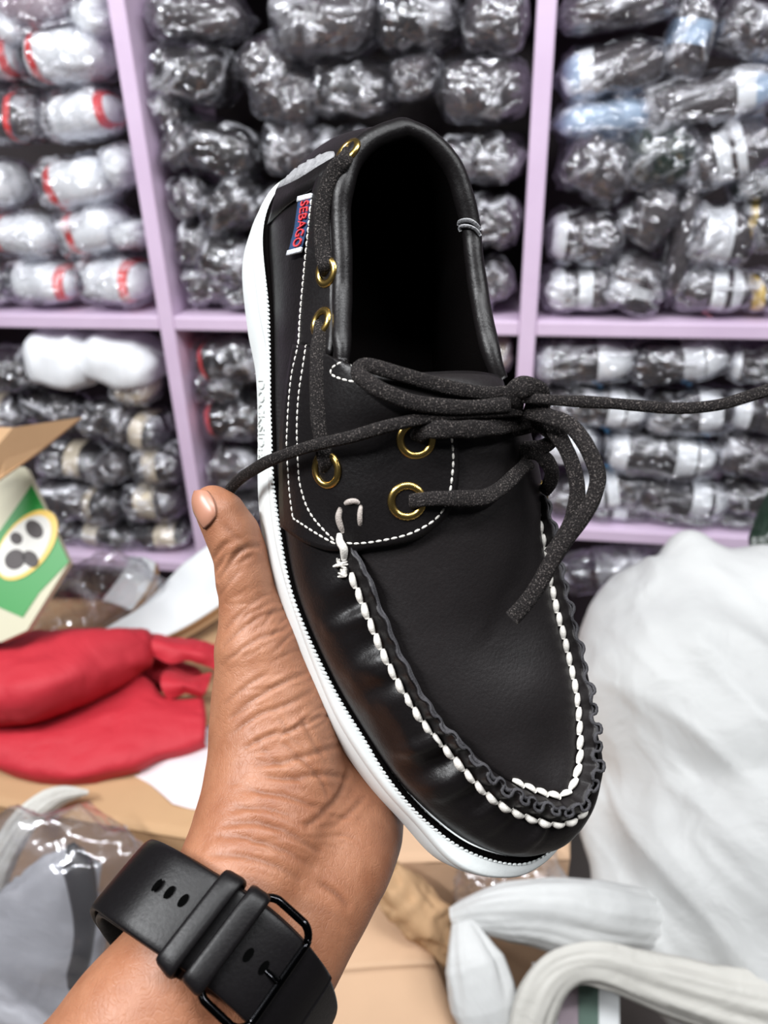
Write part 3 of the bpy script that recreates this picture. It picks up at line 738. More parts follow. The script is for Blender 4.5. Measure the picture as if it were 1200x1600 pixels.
# creases: grooves carved along lines read off the hand
hbvh = BVHTree.FromPolygons([Vector(v) for v in HV], [tuple(int(i) for i in q) for q in HQ])
def hhit(px, py):
    d = cp(px, py, 1.0); r = hbvh.ray_cast(Vector((0, 0, 0)), Vector(d/np.linalg.norm(d)))
    return None if r[0] is None else np.array(r[0])
CREASES = [
 ([(342, 905), (352, 890), (368, 868), (385, 856), (405, 853)], .0010, .0011), ([(340, 920), (356, 900), (372, 880), (396, 866)], .0006, .0010), ([(337, 893), (346, 880), (356, 862)], .0006, .0010),
 ([(335, 872), (350, 852), (362, 845)], .0005, .0010), ([(343, 930), (362, 905), (380, 885)], .0005, .0010), ([(352, 822), (368, 838), (385, 850)], .0004, .0012),
 ([(350, 985), (380, 955), (405, 935), (425, 927)], .0004, .0009), ([(349, 1010), (382, 980), (410, 962), (440, 955)], .0004, .0009), ([(346, 1040), (380, 1012), (415, 992), (450, 985)], .0004, .0009),
 ([(360, 1120), (400, 1090), (440, 1068), (480, 1050)], .0006, .0010), ([(350, 1100), (385, 1072), (420, 1050)], .0004, .0009), ([(362, 1150), (402, 1118), (450, 1100), (488, 1080)], .0005, .0010),
 ([(380, 1170), (420, 1150), (460, 1140), (500, 1120)], .0005, .0010), ([(400, 1195), (440, 1190), (480, 1180), (530, 1165)], .0006, .0011), ([(420, 1215), (460, 1215), (505, 1210), (545, 1215)], .0006, .0011),
 ([(440, 1160), (470, 1185), (500, 1215), (515, 1250)], .0005, .0010), ([(470, 1120), (490, 1160), (510, 1190)], .0004, .0010), ([(545, 1200), (530, 1240), (505, 1270), (480, 1290)], .0007, .0012),
 ([(350, 1290), (400, 1285), (450, 1300), (500, 1330)], .0006, .0011), ([(340, 1305), (390, 1310), (440, 1325), (490, 1355)], .0005, .0011), ([(360, 1265), (410, 1262), (455, 1275)], .0004, .0010),
 ([(330, 1335), (380, 1338), (430, 1352), (470, 1375)], .0005, .0011), ([(500, 1380), (525, 1395), (545, 1415)], .0006, .0012), ([(380, 1235), (430, 1240), (480, 1255), (520, 1275)], .0005, .0010),
 ([(390, 1140), (415, 1175), (445, 1200)], .0003, .0009), ([(430, 1110), (455, 1150), (475, 1170)], .0003, .0009), ([(520, 1290), (545, 1270), (570, 1245)], .0005, .0011),
]
for _k in range(120):
    _t = random.random(); x0, y0 = random.uniform(345, 520), random.uniform(930, 1330); a = -0.55+(0.75 if y0 > 1180 else 0)+random.gauss(0, .22); ll = random.uniform(25, 70)
    CREASES.append(([(x0, y0), (x0+ll*.5*math.cos(a), y0+ll*.5*math.sin(a)+random.uniform(-3, 3)), (x0+ll*math.cos(a), y0+ll*math.sin(a))], random.uniform(.00010, .00026), .00065))
disp = np.zeros(len(HV)); cav = np.zeros(len(HV))
for pts, dep, w in CREASES:
    q = [hhit(*p) for p in spline(pts, 40)]; q = np.array([p for p in q if p is not None])
    if len(q) < 3: continue
    ok = np.r_[True, np.linalg.norm(np.diff(q, axis=0), axis=1) < .012]; q = q[ok]
    lo, hi = q.min(0)-.006, q.max(0)+.006; idx = np.where(((HV > lo) & (HV < hi)).all(1))[0]
    if len(idx) == 0: continue
    D = np.full(len(idx), 1.0); tt = np.zeros(len(idx))
    for i in range(len(q)-1):
        a, b = q[i], q[i+1]; d = b-a; t = np.clip(((HV[idx]-a) @ d)/(d @ d+1e-12), 0, 1)
        dd = np.linalg.norm(HV[idx]-a-t[:, None]*d, axis=1); m = dd < D; D[m] = dd[m]; tt[m] = (i+t[m])/(len(q)-1)
    fall = np.sin(np.pi*np.clip(tt*.9+.05, 0, 1))**.5
    g = np.exp(-(D/w)**2)*fall; disp[idx] -= dep*g; disp[idx] += dep*.35*np.exp(-((D-2.2*w)/(1.2*w))**2)*fall
HV = HV+HN*disp[:, None]
_t = NT('skin'); _v = _t.coord(); _big = _t.noise(_v, 24, 4); _mid = _t.noise(_v, 130, 4)
_w = _t.coord((1.0, 1.0, 1.0), rot=(0.5, 0.6, 0.5))
_st = _t.n('ShaderNodeMapping'); _st.inputs['Scale'].default_value = (1.0, 0.42, 0.8); _st.inputs['Rotation'].default_value = (0.4, 0.3, 0.65); _t.l(_v, _st.inputs[0])
_dist = _t.n('ShaderNodeMixRGB'); _dist.inputs[0].default_value = .012
_nz = _t.n('ShaderNodeTexNoise'); _nz.inputs['Scale'].default_value = 90; _t.l(_v, _nz.inputs['Vector']); _t.l(_st.outputs[0], _dist.inputs[1]); _t.l(_nz.outputs['Color'], _dist.inputs[2])
_cell = _t.voro(_dist.outputs[0], 560, 'DISTANCE_TO_EDGE'); _cells = _t.ramp(_cell, [(0.0, (0, 0, 0)), (0.10, (1, 1, 1))])
_cell2 = _t.voro(_dist.outputs[0], 260, 'DISTANCE_TO_EDGE'); _cells2 = _t.ramp(_cell2, [(0.0, (0, 0, 0)), (0.045, (1, 1, 1))])
_pore = _t.noise(_v, 1400, 2)
_b = _t.bump(_cells, 0.17, 0.0005); _b = _t.bump(_cells2, 0.13, 0.0005, _b); _b = _t.bump(_pore, 0.15, 0.0004, _b); _b = _t.bump(_mid, 0.2, 0.0015, _b)
_c = _t.ramp(_big, [(0.30, (0.255, 0.096, 0.048)), (0.50, (0.325, 0.139, 0.074)), (0.72, (0.385, 0.181, 0.104))])
_c = _t.mix(0.35, _c, _t.ramp(_mid, [(0.3, (0.25, 0.088, 0.040)), (0.7, (0.41, 0.188, 0.103))]))
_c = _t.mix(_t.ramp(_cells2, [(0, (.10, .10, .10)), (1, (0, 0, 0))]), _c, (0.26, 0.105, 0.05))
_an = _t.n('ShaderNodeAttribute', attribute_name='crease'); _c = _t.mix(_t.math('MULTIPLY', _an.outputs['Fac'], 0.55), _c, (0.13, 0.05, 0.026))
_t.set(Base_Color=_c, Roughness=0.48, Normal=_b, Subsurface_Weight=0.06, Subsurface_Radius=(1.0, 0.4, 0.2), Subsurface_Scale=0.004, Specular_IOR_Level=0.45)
M_skin = _t.m
person = thing('person', 'left hand and forearm, palm up, gripping the black shoe, wearing a black wrist watch', 'person', W(60, 1800, .24))
HVw = c2w(HV)
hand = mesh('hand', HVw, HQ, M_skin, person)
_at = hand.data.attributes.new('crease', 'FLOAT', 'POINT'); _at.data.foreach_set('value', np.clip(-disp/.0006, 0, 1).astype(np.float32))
# thumb nail, on the thumb's outer side
M_nail = plain('nail', (0.40, 0.185, 0.12), 0.36, var=0.06, scale=40, spec=0.6)
NG = coons([(300, 772), (311, 768), (325, 769)], [(321, 826), (330, 817), (337, 806)], [(300, 772), (297, 782), (304, 800), (313, 815), (321, 826)], [(325, 769), (333, 780), (338, 794), (337, 806)], 14, 18)
NP = np.zeros(NG.shape[:2]+(3,))
last = None
tc = cp(352, 815, .300)
for i in range(14):
    for j in range(18):
        p = hhit(*NG[i, j])
        if p is None:
            d = cp(*NG[i, j], 1.0); d /= np.linalg.norm(d); r = hbvh.find_nearest(Vector(d*np.linalg.norm(cp(*NG[i, j], .2985)))); p = np.array(r[0])
        NP[i, j] = p
for _ in range(4):
    Q_ = NP.copy(); Q_[1:-1, 1:-1] = (NP[:-2, 1:-1]+NP[2:, 1:-1]+NP[1:-1, :-2]+NP[1:-1, 2:])/4; Q_[0, 1:-1] = (NP[0, :-2]+NP[0, 2:])/2; Q_[-1, 1:-1] = (NP[-1, :-2]+NP[-1, 2:])/2; NP = Q_
nn = np.cross(np.gradient(NP, axis=0), np.gradient(NP, axis=1)); nn /= np.linalg.norm(nn, axis=-1)[..., None]; nn = np.where((nn*NP).sum(-1)[..., None] > 0, -nn, nn)
u_ = np.linspace(-1, 1, 14)[:, None, None]; v_ = np.linspace(-1, 1, 18)[None, :, None]
NP = NP+nn*(.0010-.0007*np.maximum(np.abs(u_), np.maximum(v_, 0))**4)
nail = mesh('thumb_nail', c2w(NP.reshape(-1, 3)), grid_faces(14, 18), M_nail, person); mod(nail, 'SOLIDIFY', thickness=.0009, offset=0)

# ================================================================== THE WATCH
M_strap = leather('black_strap_leather', (0.0045, 0.0038, 0.0043), 0.40, 0.26, 0.5)
M_gloss = plain('polished_black_metal', (0.02, 0.02, 0.022), 0.14, 1.0, var=0.1)
M_glass = plain('dark_watch_glass', (0.006, 0.006, 0.008), 0.06, var=0.1)
AX = cp(430, 1385, .272)-cp(300, 1560, .254); AX /= np.linalg.norm(AX)         # along the forearm, towards the hand
watch = thing('wrist_watch', 'black leather watch strap with two keeper loops and a dark metal buckle round the wrist', 'watch', W(330, 1470, .24))
loop_px = [(428, 1622, .300), (338, 1556, .304), (258, 1478, .299), (203, 1404, .281), (203, 1376, .262), (236, 1390, .2475), (290, 1424, .2405), (360, 1468, .2375), (418, 1518, .2375), (455, 1562, .241), (478, 1602, .251), (486, 1636, .266), (470, 1652, .285)]
WL = spline([cp(*q) for q in loop_px], 160, True)
wc = WL.mean(0); NWL = WL-wc; NWL -= (NWL @ AX)[:, None]*AX; NWL /= np.linalg.norm(NWL, axis=1)[:, None]
# true outward normals
_tw = np.roll(WL, -1, 0)-np.roll(WL, 1, 0); _tw /= np.linalg.norm(_tw, axis=1)[:, None]
_nw = np.cross(_tw, AX); _nw /= np.linalg.norm(_nw, axis=1)[:, None]; NWL = np.where((_nw*NWL).sum(1)[:, None] > 0, _nw, -_nw)
def strap(name, idx, lift, half, thick, mat, parent, wob=0.0):
    idx = [i % 160 for i in idx]; C = WL[idx]+NWL[idx]*lift; N = NWL[idx]; n = len(idx); k = 20
    a = np.arange(k)/k*2*np.pi; ca = np.sign(np.cos(a))*np.abs(np.cos(a))**.35; sa = np.sign(np.sin(a))*np.abs(np.sin(a))**.6
    half = np.broadcast_to(np.asarray(half, float), (n,))
    V = (C[:, None]+AX[None, None]*(half[:, None]*ca[None])[..., None]+N[:, None]*(sa*thick/2)[None, :, None]).reshape(-1, 3)
    f = grid_faces(n, k, len(idx) == 160, True)
    if len(idx) < 160: f += [tuple(range(k)), tuple(range((n-1)*k, n*k))[::-1]]
    return mesh(name, c2w(V), f, mat, parent)
wpx = np.array([[600+F*p[0]/p[2], 800+F*p[1]/p[2]] for p in WL])
def widx(x, y, near=True):
    d = np.hypot(wpx[:, 0]-x, wpx[:, 1]-y)+np.where(WL[:, 2] > .30, 400, 0); return int(np.argmin(d))
iA, iK1, iK2, iB = widx(178, 1385), widx(318, 1440), widx(352, 1462), widx(468, 1560)
if iA > iB: pass
HW = .0138
strap('strap', range(160), 0, HW, .0030, M_strap, watch)
tail_i = list(range(iA-10, iB+3)); hw = np.full(len(tail_i), HW-.0004)
tail = strap('strap_tail', tail_i, .0032, hw, .0030, M_strap, watch)
for ik, nm in ((iK1, 0), (iK2, 1)):
    c = WL[ik]+NWL[ik]*.0022; t = _tw[ik]; n = NWL[ik]
    th = np.linspace(0, 2*np.pi, 48, endpoint=False)
    rx, ry = HW+.0016, .0052
    P = c+AX*(rx*np.sign(np.cos(th))*np.abs(np.cos(th))**.3)[:, None]+n*(ry*np.sign(np.sin(th))*np.abs(np.sin(th))**.45)[:, None]
    V, Fc = tube(P, .0036, t, 10, 1.0, 3.5, closed=True)
    # B = T x N is radial here, N is along the strap: flatten radially
    T_, N_, B_ = frames(P, t); k = 10; a = np.arange(k)/k*2*np.pi
    V = (P[:, None]+N_[:, None]*(np.sign(np.cos(a))*np.abs(np.cos(a))**.5*.0038)[None, :, None]+B_[:, None]*(np.sin(a)*.0011)[None, :, None]).reshape(-1, 3)
    mesh('keeper_loop', c2w(V), grid_faces(48, k, True, True), M_strap, watch)
# holes with puckered rims
M_hole = plain('hole_dark', (0.0015, 0.0015, 0.0015), 0.95, spec=0.0)
for (x, y) in ((245, 1383), (264, 1394), (286, 1407), (363, 1470), (388, 1492), (412, 1512)):
    i = widx(x-6, y+4); c = None
    d = cp(x, y, 1.0); best = None
    pl = WL[i]+NWL[i]*.0049; t = np.dot(pl, NWL[i])/np.dot(d, NWL[i]); c = d*t
    th = np.linspace(0, 2*np.pi, 20, endpoint=False); tx, n = _tw[i], NWL[i]
    V = [c]+[c+AX*.0022*math.cos(a)+tx*.0012*math.sin(a)+n*.0001 for a in th]
    mesh('strap_hole', c2w(np.array(V)), [(0, 1+k, 1+(k+1) % 20) for k in range(20)], M_hole, tail)
# buckle frame
i = widx(398, 1505); c = WL[i]+NWL[i]*.0058; t = _tw[i]; n = NWL[i]
if np.dot(t, cp(500, 1600, .25)-cp(200, 1380, .25)) < 0: t = -t
def rr(hx, hy, r, m=8):
    P = []
    for sx, sy, a0 in ((1, 1, 0), (-1, 1, 90), (-1, -1, 180), (1, -1, 270)):
        for k in range(m+1):
            a = math.radians(a0+90*k/m); P.append((sx*(hx-r)+r*math.cos(a), sy*(hy-r)+r*math.sin(a)))
    return np.array(P)
fr = rr(.0095, HW+.0030, .0050)
P = c+fr[:, :1]*t+fr[:, 1:]*AX-n*(.0028-.0022*fr[:, :1]/.0095+np.abs(fr[:, :1])**2*12)
P = spline(P, 90, True)
V, Fc = tube(P, .0013, n, 10, .9, closed=True); mesh('buckle', c2w(V), Fc, M_gloss, watch)
V, Fc = tube([c+t*.0085-n*.0004, c-n*.0030, c-t*.0105-n*.0050], .0010, n, 8); mesh('buckle_tongue', c2w(V), Fc, M_gloss, watch)
# the case on the far side of the wrist
j = int(np.argmax(WL[:, 2])); cc = WL[j]+NWL[j]*.004; t2 = _tw[j]; n2 = NWL[j]
o1 = rr(.0185, .0215, .008); mbv = []; 
for kk, (sc, hh) in enumerate(((.9, -.005), (1.0, -.003), (1.0, .003), (.94, .0052), (.6, .0058))): mbv.append(cc+o1[:, :1]*sc*t2+o1[:, 1:]*sc*AX+n2*hh)
V = np.stack(mbv, 1).reshape(-1, 3); nn_ = len(o1); f = grid_faces(nn_, 5, True, False)+[tuple(k*5 for k in range(nn_)), tuple(k*5+4 for k in range(nn_))[::-1]]
mesh('watch_case', c2w(V), f, M_glass, watch)
# ================================================================== THE ROOM AND THE SHELF
M_floor = plain('dusty_concrete', (0.20, 0.18, 0.165), 0.9, var=0.2, scale=8)
M_wall = plain('dark_wall', (0.055, 0.045, 0.05), 0.9, var=0.15, scale=6)
def slab(name, x0, x1, y0, y1, z0, z1, mat, **kw):
    V, f = box_vf(((x0+x1)/2, (y0+y1)/2, (z0+z1)/2), (x1-x0, y1-y0, z1-z0)); return mesh(name, V, f, mat, smooth=False, **kw)
slab('floor', -2.6, 2.6, -2.2, 2.4, -.05, 0, M_floor, kind='structure')
SHA = math.radians(-10.37); SE = np.array([math.cos(SHA), math.sin(SHA), 0]); SN = np.array([-math.sin(SHA), math.cos(SHA), 0]); SO = np.array([0.009, 1.262, 0])
SRM = np.stack([SE, SN, up], 1)
def sh(s, w, z): return SO+SE*s+SN*w+up*z                     # shelf: along the front, into the depth, height
V, f = box_vf(sh(0, .45, 1.2), (4.6, .04, 2.6), SRM); mesh('wall_back', V, f, M_wall, smooth=False, kind='structure')

_t = NT('lilac_paint'); _v = _t.coord(); _n = _t.noise(_v, 9, 4); _n2 = _t.noise(_v, 70, 3)
_t.set(Base_Color=_t.mix(_n, (0.56, 0.42, 0.58), (0.70, 0.56, 0.72)), Roughness=0.42, Normal=_t.bump(_n2, 0.15, 0.002)); M_lilac = _t.m
M_board = plain('raw_dark_board', (0.03, 0.024, 0.024), 0.85, var=0.2, scale=20)
_t = NT('lilac_paint_worn'); _v = _t.coord(); _n = _t.noise(_v, 9, 4)
_t.set(Base_Color=_t.mix(_n, (0.50, 0.44, 0.52), (0.66, 0.62, 0.68)), Roughness=0.5); M_lilac2 = _t.m
rack = thing('shelf_rack', 'lilac painted wooden shelving full of plastic-wrapped shoes against the wall', 'shelf', sh(0, 0, 0))
def bar(name, s, w, z, size, mat, bev=.003):
    V, f = box_vf(sh(s, w, z), size, SRM); o = mesh(name, V, f, mat, rack, smooth=False); mod(o, 'BEVEL', width=bev, segments=2); return o
PT = .027
for s_ in (-1.02, -.381, .233, .86): bar('upright', s_, .16, .93, (PT, .32, 1.86), M_lilac)
edges = [-1.02, -.381, .233, .86]
for k in range(3):
    mid, ln = (edges[k]+edges[k+1])/2, edges[k+1]-edges[k]-PT
    for z in (1.137, 1.70, (.640, .640, .768)[k], .2): bar('shelf_board', mid, .157, z, (ln, .312, .024), M_lilac)
    bar('back_panel', mid, .325, .93, (ln+PT, .012, 1.84), M_board)

# ================================================================== WRAPPED SHOES
def film(name, k, rough=.15, haze_glint=.46, base=.01):
    _t = NT(name); _v0 = _t.coord(); _oi = _t.n('ShaderNodeObjectInfo'); _ad = _t.n('ShaderNodeVectorMath', operation='ADD'); _sc = _t.math('MULTIPLY', _oi.outputs['Random'], 40.0); _t.l(_v0, _ad.inputs[0]); _t.l(_sc, _ad.inputs[1]); _v = _ad.outputs[0]
    _r1 = _t.noise(_v, k, 3, 0.5, 1.0); _r2 = _t.voro(_v, k*1.7, 'DISTANCE_TO_EDGE'); _r3 = _t.noise(_v, k*4, 2, .5, .8)
    _b = _t.bump(_r1, 1.0, 0.022); _b = _t.bump(_r2, 0.8, 0.010, _b); _b = _t.bump(_r3, 0.5, 0.003, _b)
    _gl = _t.n('ShaderNodeBsdfGlossy'); _gl.inputs['Roughness'].default_value = rough; _gl.inputs['Color'].default_value = (.93, .94, 1, 1); _t.l(_b, _gl.inputs['Normal'])
    _tr = _t.n('ShaderNodeBsdfTransparent'); _tr.inputs[0].default_value = (.985, .985, .99, 1)
    _df = _t.n('ShaderNodeBsdfDiffuse'); _df.inputs[0].default_value = (.80, .80, .86, 1); _t.l(_b, _df.inputs['Normal'])
    _lw = _t.n('ShaderNodeLayerWeight'); _lw.inputs['Blend'].default_value = 0.25; _t.l(_b, _lw.inputs['Normal'])
    _haze_glint = _t.ramp(_r1, [(0.53, (base,)*3), (0.70, (haze_glint,)*3)])  # milky patches that double as soft white highlights painted into the film
    _m1 = _t.n('ShaderNodeMixShader'); _t.l(_haze_glint, _m1.inputs[0]); _t.l(_tr.outputs[0], _m1.inputs[1]); _t.l(_df.outputs[0], _m1.inputs[2])
    _fac = _t.math('ADD', _t.math('MULTIPLY', _lw.outputs['Facing'], 0.50), 0.12)
    _m2 = _t.n('ShaderNodeMixShader'); _t.l(_fac, _m2.inputs[0]); _t.l(_m1.outputs[0], _m2.inputs[1]); _t.l(_gl.outputs[0], _m2.inputs[2])
    _t.l(_m2.outputs[0], _t.out.inputs['Surface']); return _t.m
M_wrap = film('clear_plastic', 11.0); M_wrapp = film('clear_plastic_wrap', 1.0, .16, .62); M_bag = film('clear_bag', 6.0, .15, .55, .04)

M_s = {'white': plain('white_shoe', (0.80, 0.82, 0.85), 0.5, var=.05, scale=20), 'black': plain('black_shoe', (0.016, 0.013, 0.014), 0.5, var=.2, scale=20),
       'grey': plain('grey_shoe', (0.05, 0.042, 0.046), 0.55, var=.4, scale=25), 'blue': plain('pale_blue_shoe', (0.36, 0.47, 0.62), 0.5, var=.15, scale=25),
       'cream': plain('cream_shoe', (0.60, 0.52, 0.40), 0.55, var=.1, scale=20), 'lilac': plain('lilac_shoe', (0.34, 0.27, 0.31), 0.6, var=.1, scale=20),
       'red': plain('red_stripe', (0.72, 0.05, 0.05), 0.5, var=.1, scale=20), 'yellow': plain('yellow_stripe', (0.68, 0.46, 0.06), 0.5, var=.1),
       'bluemark': plain('blue_print', (0.07, 0.30, 0.58), 0.6), 'green': plain('dark_green_shoe', (0.008, 0.02, 0.012), 0.25), 'seam': plain('dark_seam', (0.10, 0.11, 0.13), 0.7), 'pink': plain('pink_print', (0.75, 0.32, 0.36), 0.6),
       'brown': plain('brown_shoe', (0.16, 0.085, 0.05), 0.6, var=.2)}
NUu, NVv = 26, 22
def pod_points(seed, kind):
    "unit shoe-like pod: u along -1..1, ring angle; kind 'shoe' or 'wrap'"
    u = np.linspace(-1, 1, NUu); a = np.arange(NVv)/NVv*2*np.pi
    pw = 3.2 if kind == 'shoe' else 4.5
    rad = np.maximum(1-np.abs(u)**pw, 0.0)**(1/2.4); rad[0] = rad[-1] = .02
    hgt_ = 1-.22*np.clip(u, 0, 1)**1.5-.10*np.exp(-((u+.15)/.3)**2)
    X = np.repeat(u[:, None], NVv, 1); ca, sa = np.cos(a), np.sin(a)
    Y = rad[:, None]*np.sign(ca)*np.abs(ca)**.75
    Z = rad[:, None]*hgt_[:, None]*np.where(sa > 0, np.abs(sa)**.8, -np.abs(sa)**.62*.92)
    P = np.stack([X, Y, Z], -1)
    n = P*[.25, 1, 1]; n /= np.linalg.norm(n, axis=-1)[..., None]+1e-6
    if kind == 'wrap':
        d = ridge(P*[1.9, 1.3, 1.3]+seed*7.7, 3, seed)*.10+.03+fbm(P*[4.2, 2.6, 2.6]+seed*3.1, 2, seed+5)*.055
        P = P*[1.06, 1.05, 1.05]+n*d[..., None]
        tw = np.abs(u) > .86; P[tw, :, 1:] *= (.72+.25*vnoise(np.c_[u[tw]*9, u[tw]*0+seed, u[tw]*0], seed))[:, None, None]
    else: P = P+n*(fbm(P*2.2+seed, 2, seed)*.05)[..., None]
    return P.reshape(-1, 3)
podF = grid_faces(NUu, NVv, False, True)+[tuple(range(NVv))[::-1], tuple(range((NUu-1)*NVv, NUu*NVv))]
wrapM = []; shoeM = {}
def raw_mesh(name, V, Fc, mat):
    me = bpy.data.meshes.new(name); me.from_pydata(np.asarray(V).tolist(), [], Fc); me.polygons.foreach_set('use_smooth', [True]*len(me.polygons)); me.materials.append(mat); me.update(); return me
for sd in range(9): wrapM.append(raw_mesh('wrap', pod_points(sd, 'wrap'), podF, M_wrapp))
shoeP = [pod_points(sd, 'shoe') for sd in range(4)]
def shoe_me(sd, col):
    if (sd, col) not in shoeM: shoeM[(sd, col)] = raw_mesh('shoe', shoeP[sd], podF, M_s[col])
    return shoeM[(sd, col)]
bandM = {}
def band_me(sd, u0, u1, col, a0=0, a1=NVv):
    key = (sd, round(u0, 2), round(u1, 2), col, a0, a1)
    if key not in bandM:
        P = shoeP[sd].reshape(NUu, NVv, 3); uu = np.linspace(-1, 1, NUu); q = np.linspace(u0, u1, 7); nn = 5
        G = np.zeros((7, NVv, 3))
        for k in range(NVv):
            for c in range(3): G[:, k, c] = np.interp(q, uu, P[:, k, c])
        G[..., 1:] *= 1.035
        bandM[key] = raw_mesh('band', G.reshape(-1, 3), grid_faces(7, NVv, False, True), M_s[col])
    return bandM[key]
def add_me(name, me, parent, mtx=None):
    o = bpy.data.objects.new(name, me); COL.objects.link(o); o.parent = parent
    if mtx is not None: o.matrix_local = mtx
    return o
